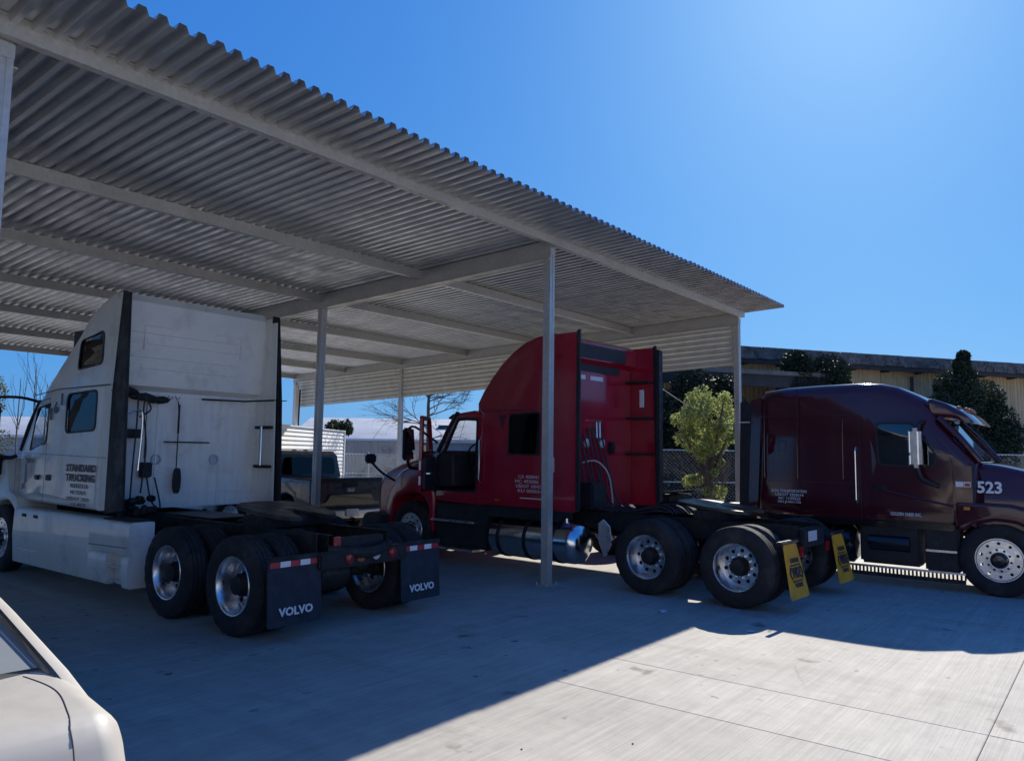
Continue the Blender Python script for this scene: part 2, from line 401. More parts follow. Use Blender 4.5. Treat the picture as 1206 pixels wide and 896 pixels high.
# ------------------------------------------------------------------ canopy
PX, PY, DX, QY, SL, ZR = 9.12, 6.57, 7.2, 2.7, -.033, 5.08   # ZR: underside of roof ribs at the front posts
can = thing('truck_canopy', 'large open galvanised steel canopy with corrugated roof over the trucks', 'canopy', (0, 0, 0))
def zr(y): return ZR+SL*(y-PY)
YF, YB = PY-1.03, PY+6*QY+.25
XL, XR = -6.3, PX+DX+.1
# corrugated sheets, each 0.96 m (6 ribs of 0.16)
def sheet_profile(n, pitch=.16, h=.06):
    p = []
    for k in range(n):
        x = k*pitch; p += [(x, 0), (x+.05, 0), (x+.05+.022, h), (x+pitch-.022-.004, h)]
    p.append((n*pitch+.004, 0)); return p
nsh = int((XR-XL)/.96)+1
sw = (XR-XL)/nsh
prof = sheet_profile(6, sw/6)
vs = []; th = .0015
NY = 8
for j in range(NY+1):
    y = YF+(YB-YF)*j/NY
    for x, z in prof: vs.append((x, y, zr(y)+z))
n = len(prof); fs = [(j*n+i, j*n+i+1, (j+1)*n+i+1, (j+1)*n+i) for j in range(NY) for i in range(n-1)]
first = MB().add(vs, fs).build('roof_sheet', 'sheet_metal', can, ang=25)
first.location.x = XL
for k in range(1, nsh):
    o = inst(first, can, (XL+k*sw, random.uniform(-.012, .012), .0006*(k % 2)))
# front beam: folded channel with lips
def channel(mb, axis, a0, a1, c, z0, z1, wd, lip=.035, th=.006, face=-1):
    """C section along axis; web on the 'face' side of c"""
    f = face
    sec = [(c+f*wd/2, z0), (c+f*wd/2, z1), (c-f*wd/2, z1), (c-f*wd/2, z1-lip), (c-f*(wd/2-th), z1-lip), (c-f*(wd/2-th), z1-th), (c+f*(wd/2-th), z1-th),
           (c+f*(wd/2-th), z0+th), (c-f*(wd/2-th), z0+th), (c-f*(wd/2-th), z0+lip), (c-f*wd/2, z0+lip), (c-f*wd/2, z0)]
    n = len(sec); P = []
    for a in (a0, a1):
        for s2, z in sec: P.append((a, s2, z) if axis == 'x' else (s2, a, z))
    mb.add(P, [(i, (i+1) % n, (i+1) % n+n, i+n) for i in range(n)]+[tuple(range(n)), tuple(range(n, 2*n))])
    return mb
b = MB(); channel(b, 'x', XL+.02, XR-.02, PY-.11, ZR-.10, ZR+.085, .09, face=-1)
fb = b.build('front_beam', 'galvanised', can, ang=20)
MB().box(XL+.02, XR-.02, PY-.175, PY-.157, ZR+.04, ZR+.062).build('beam_ledge', 'galvanised', fb)
ROWS = [PX-2*DX, PX-DX, PX, PX+DX]
for k in range(1, 7):
    y = PY+k*QY
    for a, b2 in ((XL+.05, ROWS[0]-.06), (ROWS[0]+.06, ROWS[1]-.06), (ROWS[1]+.06, ROWS[2]-.06), (ROWS[2]+.06, ROWS[3]-.06)):
        m2 = MB(); channel(m2, 'x', a, b2, y, zr(y)-.155, zr(y)-.004, .075, face=-1); m2.build('purlin', 'galvanised', can, ang=20)
        cl = MB().box(b2-.012 if b2 < 16 else b2-.01, b2+.0, y-.07, y+.06, zr(y)-.17, zr(y)-.01)
        cl.build('purlin_cleat', 'galvanised', can)
for x in ROWS:                         # cross beams: pair of channels back to back, sloping with the roof
    m2 = MB(); L0, L1 = PY-.05, PY+6*QY+.1
    m2.shell([(L0, zr(L0)-.29), (L1, zr(L1)-.29), (L1, zr(L1)-.004), (L0, zr(L0)-.004)], x-.058, x+.058, .006, seg=1)
    m2.build('cross_beam', 'galvanised', can, ang=20)
    for s2 in (-1, 1):
        m3 = MB(); xo = x+s2*.075
        m3.shell([(L0, zr(L0)-.294), (L1, zr(L1)-.294), (L1, zr(L1)-.28), (L0, zr(L0)-.28)], xo-.02, xo+.02, .002, seg=1); m3.build('beam_flange', 'galvanised', can, ang=20)
def post(x, y, ztop):
    e = bpy.data.objects.new('post', None)
    s2 = .06; g = .011
    sec = [(-s2, -s2), (-g, -s2), (-g, -s2+.006), (g, -s2+.006), (g, -s2), (s2, -s2), (s2, -g), (s2-.006, -g), (s2-.006, g), (s2, g), (s2, s2), (g, s2), (g, s2-.006), (-g, s2-.006), (-g, s2), (-s2, s2), (-s2, g), (-s2+.006, g), (-s2+.006, -g), (-s2, -g)]
    n = len(sec); m2 = MB().add([(x+a, y+b2, z) for z in (.012, ztop) for a, b2 in sec], [(i, (i+1) % n, (i+1) % n+n, i+n) for i in range(n)]+[tuple(range(n, 2*n))])
    p = m2.build('post', 'galvanised', can, ang=20)
    MB().box(x-.13, x+.13, y-.13, y+.13, .002, .014).build('base_plate', 'galvanised', p, .003)
    bt = MB()
    for a in (-.1, .1):
        for b2 in (-.1, .1): bt.lathe([(.014, .016), (.03, .016), (.03, .009), (.055, .009), (.055, .0001)], (x+a, y+b2, 0), 'z', 6)
    bt.build('anchor_bolts', 'galvanised', p, kind='stuff')
    MB().box(x-.062, x+.062, y-.006-.062, y-.062, ztop-.12, ztop+.0).build('cap_plate', 'galvanised', p, .002)
    return p
P1 = None
for x in ROWS:
    for k in (0, 2, 4, 6):
        y = PY+k*QY; p = post(x, y, zr(y)-.29 if k else ZR-.115)
        if x == PX and k == 0: P1 = p
# end siding: horizontal ribbed boards
for j in range(7):
    y0, y1 = PY+.07, PY+6*QY
    for sgm in range(3):
        ya, yb = y0+(y1-y0)*sgm/3, y0+(y1-y0)*(sgm+1)/3
        top = .30+j*.125; bot = top+.125
        x = ROWS[3]-.02
        sec = [(-.0, 0), (-.0, .075), (.022, .095), (.022, .122)]
        vs = []
        for y in (ya+.002, yb-.002):
            for dx, dz in sec: vs.append((x+dx+.0012*(sgm % 2), y, zr(y)-top-dz))
        MB().add(vs, [(i, i+1, i+5, i+4) for i in range(3)]).build('siding_board', 'siding_metal', can, ang=20)
MB().box(ROWS[3]+.01, ROWS[3]+.03, PY+.06, PY+.16, zr(PY)-1.18, zr(PY)-.3).build('corner_trim', 'galvanised', can)
# electrical box, reflective tape and conduit on the middle front post
bx = MB().box(PX+.062, PX+.11, PY-.05, PY+.05, 1.62, 1.84).build('electrical_box', 'galvanised', can, .006)
MB().tube([(PX+.085, PY, 1.84), (PX+.085, PY, 4.9)], .011, 8).build('conduit', 'galvanised', bx)
for k in range(7):
    z = .75+k*.125
    MB().box(PX+.0605, PX+.064, PY-.05, PY+.05, z, z+.124).build('tape_band', 'tape_red' if k % 2 == 0 else 'tape_white', P1)
# downpipe by the back post
dp = thing('downpipe', 'white plastic pipe with black cable standing beside the back canopy post', 'pipe', (ROWS[3]-.22, PY+6*QY-.35, 0))
MB().tube([(0, 0, 0), (0, 0, 4.15)], .075, 12).build('pipe', 'shed_white', dp)
MB().tube([(.13, -.05, 0), (.13, -.05, 2.2), (.1, -.03, 2.6), (.13, -.02, 4.0)], .03, 8, smooth=4).build('cable', 'cable', dp)
# far side siding on the left of the canopy is out of view
#SECTION2
# ------------------------------------------------------------------ wheels (built once; axis along x, outer face towards -x)
TR = .505
def disc(mb, x, ro, ri, holes, n=40, th=.012):
    mb.plate(circ(0, 0, ro, n), [circ(0, 0, ri, 20)]+holes, lambda a, b2, d: (x+d, a, b2), th)
def tyre_prof(Ro, wd, ri):
    h = wd/2; t = Ro-ri
    p = [(-h+.045, ri-.004), (-h+.02, ri+.012), (-h+.004, ri+.25*t), (-h, ri+.5*t), (-h+.008, ri+.78*t), (-h+.02, Ro-.022), (-h+.035, Ro-.006)]
    gx = [-.075, -.027, .027, .075]; g = .0055; q = wd/.275
    for c in gx: p += [(c*q-g, Ro), (c*q-g+.001, Ro-.013), (c*q+g-.001, Ro-.013), (c*q+g, Ro)]
    p += [(-a, r2) for a, r2 in reversed(p[:7])]
    return p
def make_wheel(kind):
    e = MB()
    if kind in ('dual', 'inner'):      # deep dish
        e.lathe([(-.105, .297), (-.112, .302), (-.118, .298), (-.116, .288), (-.09, .272), (-.05, .262), (.03, .258), (.055, .252)], (0, 0, 0), 'x', 48)
        disc(e, .045, .256, .11, [circ(.2*math.cos(R(36*k)), .2*math.sin(R(36*k)), .026, 12) for k in range(10)])
        rm = 'aluminium'
    elif kind == 'dual_steel':
        e.lathe([(-.105, .297), (-.112, .302), (-.118, .298), (-.116, .286), (-.09, .270), (-.04, .258), (.06, .252), (.085, .246)], (0, 0, 0), 'x', 48)
        disc(e, .075, .25, .11, [circ(.2*math.cos(R(72*k+20)), .2*math.sin(R(72*k+20)), .036, 12) for k in range(5)])
        rm = 'aluminium'
    elif kind == 'steer':
        e.lathe([(-.105, .297), (-.112, .302), (-.118, .298), (-.118, .286), (-.108, .276), (-.100, .272)], (0, 0, 0), 'x', 48)
        disc(e, -.104, .274, .105, [circ(.228*math.cos(R(36*k+9)), .228*math.sin(R(36*k+9)), .021, 12) for k in range(10)])
        e.lathe([(-.104, .172), (-.118, .168), (-.120, .112), (-.104, .105)], (0, 0, 0), 'x', 40)
        rm = 'aluminium'
    w0 = e.build('wheel', rm, None, ang=30)
    tp = tyre_prof(TR, .275, .297)
    MB().lathe(tp, (0, 0, 0), 'x', 96, wob=lambda i, k: (-.007 if (k//2) % 2 and (i in (4, 5, 6, len(tp)-7, len(tp)-6, len(tp)-5)) else 0)).build('tyre', 'rubber', w0, ang=30)
    h = MB()
    if kind == 'steer': h.lathe([(-.104, .11), (-.16, .098), (-.185, .07), (-.19, .001)], (0, 0, 0), 'x', 24)
    else: h.lathe([(.09, .125), (-.02, .115), (-.04, .10), (-.075, .095), (-.082, .06), (-.082, .001)], (0, 0, 0), 'x', 24)
    h.build('hub', 'frame_metal' if kind != 'steer' else 'black_gloss', w0)
    bt = MB(); x = {'dual': .045, 'inner': .045, 'dual_steel': .075, 'steer': -.118}[kind]
    for k in range(10):
        a = R(36*k+(0 if kind == 'steer' else 18)); bt.lathe([(x, .0185), (x-.03, .0175), (x-.034, .008), (x-.034, .0005)], (0, .143*math.cos(a), .143*math.sin(a)), 'x', 6)
    bt.build('wheel_nuts', 'black_gloss' if kind == 'steer' else 'polished', w0, kind='stuff')
    MB().lathe([(.02 if kind == 'steer' else .1, .25), (.021 if kind == 'steer' else .101, .002)], (0, 0, 0), 'x', 24).build('brake_drum', 'frame_metal', w0)
    return w0
WH = {k: make_wheel(k) for k in ('dual', 'dual_steel', 'steer')}
def free_wheels():
    for w0 in WH.values():
        for ch in list(w0.children): bpy.data.objects.remove(ch)
        bpy.data.objects.remove(w0)
def put_wheel(root, kind, x, y, left=True, z=TR):
    return inst(WH[kind], root, (x, y, z), (R(random.uniform(0, 360)) if left else R(random.uniform(0, 360)), 0, 0 if left else math.pi))

# ------------------------------------------------------------------ tractor chassis, shared
W = 2.44
def chassis(root, front, tail, kind='dual', back_of_cab=3.0):
    """rear axle at y=0, second drive axle at 1.3, steer axle at y=front, frame ends at y=tail"""
    for x in (.80, 1.58):
        m2 = MB(); channel(m2, 'y', tail, front+.7, x+.03, .74, 1.0, .08, .0, .008, face=-1 if x < 1 else 1); m2.build('frame_rail', 'frame_metal', root)
    for y in (tail+.03, .65, 1.9, 3.2, 4.4):
        MB().box(.87, 1.57, y-.05, y+.05, .78, .96).build('cross_member', 'frame_metal', root, .01)
    for y in (0, 1.3):
        a = MB().tube([(.25, y, TR), (.9, y, TR), (1.02, y, TR), (1.42, y, TR), (1.54, y, TR), (2.2, y, TR)], [.07, .075, .19, .19, .075, .07], 14)
        a.build('drive_axle', 'grease', root)
        for x, lf in ((.145, True), (.475, False), (W-.475, True), (W-.145, False)):
            put_wheel(root, kind, x, y, x < 1.2 if x in (.145, W-.145) else x > 1.2)
        for x in (.88, 1.52):
            MB().lathe([(.56, .10), (.62, .125), (.68, .11), (.73, .125), (.79, .09)], (x+.0, y-.22, 0), 'z', 16).build('air_spring', 'rubber', root)
            MB().tube([(x, y+.05, TR), (x, y+.62, .66)], .028, 8).build('torque_rod', 'frame_metal', root)
        MB().tube([(.62, y+.16, .60), (.62, y+.36, .62)], .085, 14).build('brake_chamber', 'frame_metal', root)
        MB().tube([(1.82, y+.16, .60), (1.82, y+.36, .62)], .085, 14).build('brake_chamber', 'frame_metal', root)
    for x, lf in ((.17, True), (W-.17, False)): put_wheel(root, 'steer', x, front, lf)
    MB().tube([(.3, front, TR-.05), (2.14, front, TR-.05)], .06, 10).build('steer_axle', 'frame_metal', root)
    MB().tube([(1.22, 1.4, .6), (1.22, front-1.6, .72)], .055, 12).build('drive_shaft', 'grease', root)
    # fifth wheel: horseshoe plate
    half = [(0.0, .62), (.12, .62), (.30, .58), (.44, .44), (.49, .22), (.49, -.08), (.43, -.34), (.30, -.50), (.20, -.52), (.075, -.12), (.06, .0), (.0, .03)]
    out = half+[(-a, b2) for a, b2 in reversed(half[1:-1])]
    tilt = .10
    fwm = MB().plate(out, [], lambda a, b2, d: (1.22+a, .72+b2, 1.185-d+b2*tilt), .045)
    f5 = fwm.build('fifth_wheel', 'grease', root, .008)
    MB().box(.72, 1.72, .5, .95, 1.0, 1.13).build('mount_bracket', 'frame_metal', f5, .02)
    MB().tube([(.58, .80, 1.08), (.80, .80, 1.10)], .014, 8).build('release_handle', 'frame_metal', f5)
    # air hoses from cab back to deck
    MB().box(.9, 1.54, 1.9, back_of_cab-.05, 1.005, 1.02).build('deck_plate', 'grease', root)
def glass_set(root, hole, x, mt, sign=-1, deform=None, frame='black_plastic', fw_=.03):
    D = deform or (lambda p: p)
    g = MB().poly(hole, [], lambda a, b2: D(Vector((x-sign*.012, a, b2)))).build('window_glass', mt, root)
    MB().plate(scaled(hole, fw_), [scaled(hole, -.006)], lambda a, b2, d: D(Vector((x+sign*(.008-d), a, b2))), .016).build('window_frame', frame, g)
    return g
def seam(root, path, x, wd=.012, sign=-1, closed=False, mt='interior', name='panel_seam'):
    """thin dark gap line lying on a side panel"""
    m2 = MB(); P = [Vector(p) for p in path]
    for i in range(len(P)-(0 if closed else 1)):
        a, b2 = P[i], P[(i+1) % len(P)]; d = (b2-a).normalized(); nrm = Vector((-d.y, d.x))*wd/2
        m2.add([(x+sign*.0025, *(a+nrm)), (x+sign*.0025, *(b2+nrm)), (x+sign*.0025, *(b2-nrm)), (x+sign*.0025, *(a-nrm))], [(0, 1, 2, 3)])
    return m2.build(name, mt, root, merge=False)
def mudflap(root, xc, ytop, wd, ztop, zbot, mt, lean=.0, tape=True, top=None, sag=0.):
    half = wd/2
    o = rpoly([(-half, zbot), (half, zbot), (top or half, ztop), (-(top or half), ztop)], .03)
    fl = MB().plate(o, [], lambda a, b2, d: (xc+a, ytop+d-lean*(ztop-b2)+sag*math.sin((b2-zbot)*5), b2), .012).build('mud_flap', mt, root)
    MB().bar((xc-half-.02, ytop+.02, ztop+.02), (xc+half+.02, ytop+.02, ztop+.02), .05, .045).build('hanger_bar', 'frame_metal', fl, .006)
    if tape:
        for k in range(5):
            a0 = -half+.02+(wd-.04)*k/5; a1 = -half+.02+(wd-.04)*(k+1)/5
            MB().box(xc+a0, xc+a1, ytop-.012, ytop-.004, ztop-.06, ztop-.005).build('reflector_band', 'tape_red' if k % 2 == 0 else 'tape_white', fl)
    return fl
def lamp(root, x, y, z, r, mt, name='tail_lamp'):
    o = MB().lathe([(0, r*1.15), (-.012, r*1.15), (-.012, r), (-.026, r*.8), (-.03, .002)], (x, y, z), 'y', 20).build(name, mt, root); return o

# ------------------------------------------------------------------ white tractor
wt = thing('semi_truck', 'white sleeper semi truck reading STANDARD TRUCKING, bobtail under the canopy', 'semi truck', (4.42, 7.02, 0), .8, 'semi trucks without trailers')
def build_white(root):
    chassis(root, 6.25, -.55, 'dual_steel', 3.3)
    for ch in root.children: ch.location.y += .13
    X0, X1 = .05, 2.39
    def D(p):
        k = max(0, min(1, (p.y-3.9)/1.9))*max(0, min(1, (p.z-2.45)/1.2)); c = 1.22
        k2 = max(0, (p.y-5.2)/1.0)*.14+max(0, p.z-1.1)*.02
        return Vector((c+(p.x-c)*(1-.38*k-k2*.8), p.y, p.z))
    out = [(3.30, 1.08), (3.30, 2.66), (3.16, 2.72), (3.06, 3.83), (3.12, 3.93), (3.25, 3.95), (3.6, 3.84), (4.0, 3.68), (4.4, 3.5), (4.75, 3.32), (5.1, 3.07), (5.32, 2.85), (5.46, 2.66),
           (5.56, 2.55), (6.22, 1.84), (6.22, 1.08)]
    uw = rpoly([(4.27, 3.36), (3.46, 3.43), (3.44, 3.0), (4.22, 2.96)], .09)
    lw = rpoly([(4.42, 2.62), (3.52, 2.64), (3.5, 2.12), (4.36, 2.09)], .09)
    dw = rpoly([(5.70, 1.84), (5.44, 2.44), (4.97, 2.5), (5.00, 1.95)], .05)
    body = MB().shell(out, X0, X1, .07, [uw, lw, dw], [dw], 4, skip=(13,), deform=D).build('cab_body', 'white_paint', root)
    for hl in (uw, lw): glass_set(root, hl, X0, 'glass_dark', -1, D)
    glass_set(root, dw, X0, 'glass_clear', -1, D); glass_set(root, dw, X1, 'glass_clear', 1, D)
    # dark linings behind the sleeper windows so they do not look into an empty box
    MB().box(.25, 2.2, 3.45, 4.75, 1.15, 3.55).build('sleeper_lining', 'interior', root)
    MB().box(.2, 2.24, 4.9, 6.15, 1.12, 1.30).build('cab_floor', 'interior', root)
    MB().box(.3, 2.14, 5.75, 6.15, 1.3, 1.86).build('dashboard', 'interior', root, .06)
    for x in (.55, 1.5):
        s2 = MB().box(x, x+.5, 4.85, 5.3, 1.5, 1.62).box(x, x+.5, 4.82, 4.94, 1.62, 2.2).build('seat', 'interior', root, .04)
    MB().add([D(Vector((x, y, z))) for x, y, z in ((.14, 5.57, 2.54), (2.3, 5.57, 2.54), (2.3, 6.22, 1.85), (.14, 6.22, 1.85))], [(0, 1, 2, 3)]).build('windshield', 'glass_clear', root)
    MB().tube([D(Vector((X0+.02, 5.56, 2.56))), D(Vector((X0+.02, 5.9, 2.2))), D(Vector((X0+.02, 6.24, 1.84)))], .04, 8).build('windshield_pillar', 'black_plastic', root)
    # cab seams
    seam(root, [(4.92, 1.1), (4.9, 1.9), (4.88, 2.58), (5.4, 2.53)], X0-.005, .012)
    seam(root, [(5.95, 1.2), (5.97, 1.9)], X0+.0, .014)
    seam(root, [(3.1, 2.70), (4.6, 2.70), (5.4, 2.64)], X0-.0, .014)
    seam(root, [(3.1, 1.76), (5.9, 1.80)], X0-.003, .006, mt='letter_grey')
    MB().box(X0-.03, X0+.0, 5.08, 5.2, 1.42, 1.49).build('door_handle', 'black_plastic', root, .01)
    MB().box(X0-.012, X0+.0, 4.72, 4.86, 1.42, 1.50).build('latch_pocket', 'black_plastic', root, .01)
    # visor
    MB().shell([(5.36, 2.62), (5.72, 2.52), (5.75, 2.47), (5.4, 2.52)], .3, 2.14, .02, seg=2).build('sun_visor', 'black_plastic', root)
    # lettering on the sleeper
    L = dict(xdir=(0, -1, 0), ydir=(0, 0, 1), parent=root)
    lettering('STANDARD', (X0-.006, 4.22, 1.565), width=.88, height=.10, mt='letter_dark', bold=.035, **L)
    lettering('TRUCKING', (X0-.006, 4.22, 1.435), width=.86, height=.10, mt='letter_dark', bold=.035, **L)
    lettering('MODESTO CA', (X0-.006, 4.06, 1.35), width=.52, height=.055, mt='letter_grey', **L)
    lettering('MC 727671', (X0-.006, 4.04, 1.265), width=.44, height=.05, mt='letter_grey', **L)
    lettering('USDOT 2025', (X0-.006, 4.15, 1.185), width=.66, height=.045, mt='letter_grey', **L)
    lettering('CA 40573', (X0-.006, 4.0, 1.115), width=.42, height=.04, mt='letter_grey', **L)
    for tx, y, z in (('1', 4.89, 2.27), ('6', 4.77, 2.36), ('1', 4.56, 2.47)):
        lettering(tx, (X0-.006+.012, y, z), width=.06 if tx == '1' else .11, height=.17, mt='letter_dark', bold=.05, **L)
    # abstract graphic on the door
    g = MB()
    for pl in ([(5.62, 1.72), (5.40, 1.72), (5.40, 1.66), (5.55, 1.64)], [(5.60, 1.66), (5.53, 1.62), (5.50, 1.38), (5.62, 1.32)], [(5.66, 1.36), (5.56, 1.34), (5.56, 1.28), (5.70, 1.26)]):
        g.poly(pl, [], lambda a, b2: (X0-.004, a, b2))
    g.build('door_emblem', 'letter_grey', root, merge=False, kind='stuff')
    # side extenders with black rubber wings
    for sgn, x in ((-1, X0), (1, X1)):
        ew = [(2.62, 1.12), (3.05, 1.06), (3.04, 2.6), (2.97, 3.92), (2.80, 3.88), (2.70, 2.6)]
        q = MB().plate(ew, [], lambda a, b2, d: (x-sgn*(d-.004)-sgn*.04*(3.05-a)*1.2+(-sgn*.03 if b2 > 3.5 else 0), a, b2), .03).build('rubber_wing', 'black_plastic', root, .006)
        q2 = MB().plate([(3.0, 1.1), (3.34, 1.08), (3.3, 3.84), (2.98, 3.82)], [], lambda a, b2, d: (x-sgn*(.035+d), a, b2), .04).build('side_extender', 'white_panel', root, .01)
        seam(root, [(2.62, 2.62), (3.05, 2.62)], x+sgn*.006, .014, sgn)
    # inner faces of the far extender: bolted white panel with slots
    fe = MB().plate([(2.74, 1.12), (3.3, 1.10), (3.3, 3.8), (2.82, 3.8)], [], lambda a, b2, d: (2.33-.05*(3.3-a)+d, a, b2), .02).build('extender_lining', 'white_panel', root)
    bl = MB()
    for k in range(9): bl.lathe([(-.006, .02), (-.002, .001)], (2.325, 3.05, 2.85+k*.1), 'x', 8)
    bl.build('bolt_heads', 'interior', fe, kind='stuff')
    for z in (2.2, 1.62):
        MB().box(2.25, 2.32, 2.8, 3.2, z, z+.045).build('strap_bracket', 'frame_metal', fe, .01)
    MB().tube([(2.24, 3.0, 1.66), (2.24, 3.0, 2.24)], .022, 8).build('strut', 'polished', fe)
    MB().tube([(1.42, 3.27, 2.60), (2.0, 3.1, 2.60), (2.36, 2.75, 2.63)], .013, 8).build('stay_rod', 'black_plastic', root)
    # back wall details
    bw = MB().poly(rrect(.12, 2.32, 1.09, 2.66, .02), [], lambda a, b2: (a, 3.292, b2)).build('back_wall', 'white_panel', root)
    for z in (2.38, 2.05, 1.98, 1.9, 1.62, 1.45, 1.28):
        MB().box(.95, 2.25, 3.280, 3.295, z, z+.012).build('panel_rib', 'white_panel', bw)
    for z in (2.95, 3.1, 3.28, 3.42):
        MB().box(.3 if z > 3 else .45, 1.9, 3.30-.15-(z-2.72)*.09-.012, 3.30-.12-(z-2.72)*.09, z, z+.012).build('panel_rib', 'white_panel', bw)
    for x in (.78, 1.72): MB().box(x, x+.022, 3.276, 3.295, 1.12, 2.6).build('panel_rib', 'white_panel', bw)
    for (a0, a1, c0, c1) in ((.45, .85, 3.52, 3.535), (.45, .465, 3.2, 3.52), (1.5, 1.9, 3.52, 3.535), (1.885, 1.9, 3.2, 3.52)):
        MB().box(a0, a1, 3.07-(c0-3.5)*.09, 3.085, c0, c1).build('panel_rib', 'white_panel', bw)
    rv = MB()
    for k in range(24):
        for z in (2.60, 1.14): rv.lathe([(0, .008), (-.006, .006), (-.008, .0005)], (.2+k*.088, 3.29, z), 'y', 6)
    for k in range(16):
        for x in (.18, .86, 2.28): rv.lathe([(0, .008), (-.006, .006), (-.008, .0005)], (x, 3.29, 1.2+k*.09), 'y', 6)
    rv.build('rivets', 'white_panel', bw, kind='stuff', merge=False)
    MB().box(.632, .642, 3.284, 3.295, 1.75, 2.5).build('rust_streak', 'rust', bw)
    for x in (.80, 1.66):
        MB().lathe([(0, .075), (-.02, .07), (-.02, .055), (-.006, .05), (-.006, .001)], (x, 3.29, 1.74), 'y', 24).build('vent', 'steel_rim', bw)
    MB().tube([(.9, 3.285, 1.98), (.9, 3.24, 1.98), (1.55, 3.24, 1.98), (1.55, 3.285, 1.98)], .009, 8).build('grab_rail', 'black_plastic', bw)
    # gear hanging on the near side of the back wall
    bag = MB()
    for k in range(9):
        bag.lathe([(-.10, .01), (-.07, .04), (0, .055), (.07, .038), (.10, .01)], (.3+k*.062+random.uniform(-.02, .02), 3.18+random.uniform(-.03, .03), 2.62+random.uniform(-.03, .03)-k*.008), 'x', 10)
    bag.build('tarp_roll', 'black_plastic', root)
    MB().box(.2, .52, 3.1, 3.25, 2.02, 2.14).build('cable_box', 'black_plastic', root, .02)
    MB().box(.56, .72, 3.2, 3.28, 1.5, 1.70).build('air_box', 'black_plastic', root, .015)
    for pts, r2, mt in (([(.42, 3.1, 2.6), (.40, 3.06, 2.2), (.36, 3.02, 1.7), (.34, 3.0, 1.2)], .011, 'cable'),
                        ([(.55, 3.12, 2.6), (.5, 3.1, 2.4), (.55, 3.08, 1.9), (.5, 3.06, 1.3)], .011, 'cable'),
                        ([(.48, 3.12, 2.6), (.6, 3.1, 2.42), (.45, 3.1, 2.3)], .012, 'cable'),
                        ([(.26, 3.0, 2.34), (.36, 2.98, 2.38), (.43, 2.97, 2.28), (.40, 2.96, 1.6)], .014, 'polished'),
                        ([(.62, 3.15, 1.5), (.62, 3.0, 1.2), (.72, 2.95, 1.12), (.7, 3.1, 1.5)], .011, 'cable'),
                        ([(1.05, 3.24, 2.55), (1.05, 3.2, 2.3), (1.05, 3.2, 1.6), (1.05, 3.18, 1.35)], .008, 'cable'),
                        ([(1.05, 3.2, 2.5), (1.05, 3.2, 2.1)], .014, 'black_plastic')):
        MB().tube(pts, r2, 8, smooth=5).build('air_hose', mt, root)
    for k in range(4):
        a = [(1.05+.032*math.cos(t)+.01*(k-1.5), 3.19-.012*k, 1.5+.17*math.sin(t)-.05) for t in [i*math.pi/6 for i in range(13)]]
        MB().tube(a, .008, 6).build('coiled_line', 'cable', root)
    for x in (.92, 1.02): MB().tube([(x, 3.27, 2.62), (x, 3.22, 2.56), (x+.03, 3.2, 2.6)], .006, 6).build('hook', 'frame_metal', root)
    gear = MB()
    for k in range(14):
        x, y = random.uniform(.15, .6), random.uniform(2.75, 3.15)
        gear.lathe([(-.07, .015), (-.04, .045), (.04, .045), (.07, .015)], (x, y, random.uniform(1.05, 1.25)), random.choice('xyz'), 10)
    gear.build('valve_cluster', 'frame_metal', root, kind='stuff')
    # skirts
    def skirt(y0, y1, z0=.22, z1=1.0, name='skirt_panel'):
        o = rpoly([(0.02, z0), (-.01, (z0+z1)/2), (.0, z1-.03), (.03, z1), (.3, z1), (.3, z0)], .02, 2)
        P = []
        for y in (y0+.004, y1-.004): P += [(a, y, c) for a, c in o]
        n = len(o); return MB().add(P, [(i, (i+1) % n, (i+1) % n+n, i+n) for i in range(n)]+[tuple(range(n)), tuple(range(n, 2*n))]).build(name, 'white_paint', root)
    skirt(2.25, 3.3, .60); skirt(3.3, 4.52, .22); skirt(4.52, 5.75, .22)
    for y0, y1 in ((2.25, 2.42), (2.82, 3.3)): skirt(y0, y1, .22, .60)
    MB().box(.12, .3, 2.42, 2.82, .24, .60).build('step_recess', 'white_panel', root)
    for z in (.26, .43):
        MB().box(.02, .3, 2.425, 2.815, z, z+.022).build('step', 'aluminium', root, .004)
    MB().box(.02, .3, 2.3, 3.0, 1.004, 1.02).build('step', 'black_plastic', root, .006)
    MB().box(-.005, .05, 4.9, 5.55, .40, .43).build('step', 'aluminium', root, .004)
    seam(root, [(3.32, .86), (5.7, .88)], .015, .01)
    seam(root, [(2.3, .70), (5.7, .62)], -.002, .008)
    for y in (5.45, 5.05): MB().box(-.012, .02, y-.14, y, .885, .93).build('step_light', 'black_plastic', root, .006)
    # fender, hood, bumper
    arch = [(5.75, .22), (5.78, .9), (5.9, 1.15), (6.2, 1.22), (6.4, 1.72), (7.2, 1.5), (7.6, 1.1), (7.62, .45), (6.85, .40), (6.75, .85), (6.5, 1.05), (6.2, 1.08), (5.95, .95), (5.83, .7), (5.83, .22)]
    MB().shell(rpoly(arch, .06, 2), .06, .62, .04, seg=2).build('fender', 'white_paint', root)
    MB().shell(rpoly(arch, .06, 2), W-.62, W-.06, .04, seg=2).build('fender', 'white_paint', root)
    MB().shell(rpoly([(6.22, 1.1), (6.22, 1.84), (6.7, 1.76), (7.4, 1.52), (7.72, 1.25), (7.75, .6), (7.2, .55)], .08), .5, W-.5, .12).build('hood', 'white_paint', root)
    MB().shell(rpoly([(7.4, .3), (7.4, .62), (7.9, .62), (7.95, .4), (7.85, .28)], .05), .08, W-.08, .12).build('bumper', 'white_paint', root)
    # mirrors
    mr = MB().box(-.42, -.18, 5.98, 6.10, 1.92, 2.56).build('side_mirror', 'black_plastic', root, .04)
    MB().box(-.395, -.205, 5.972, 5.982, 2.14, 2.53).build('mirror_glass', 'mirror', mr)
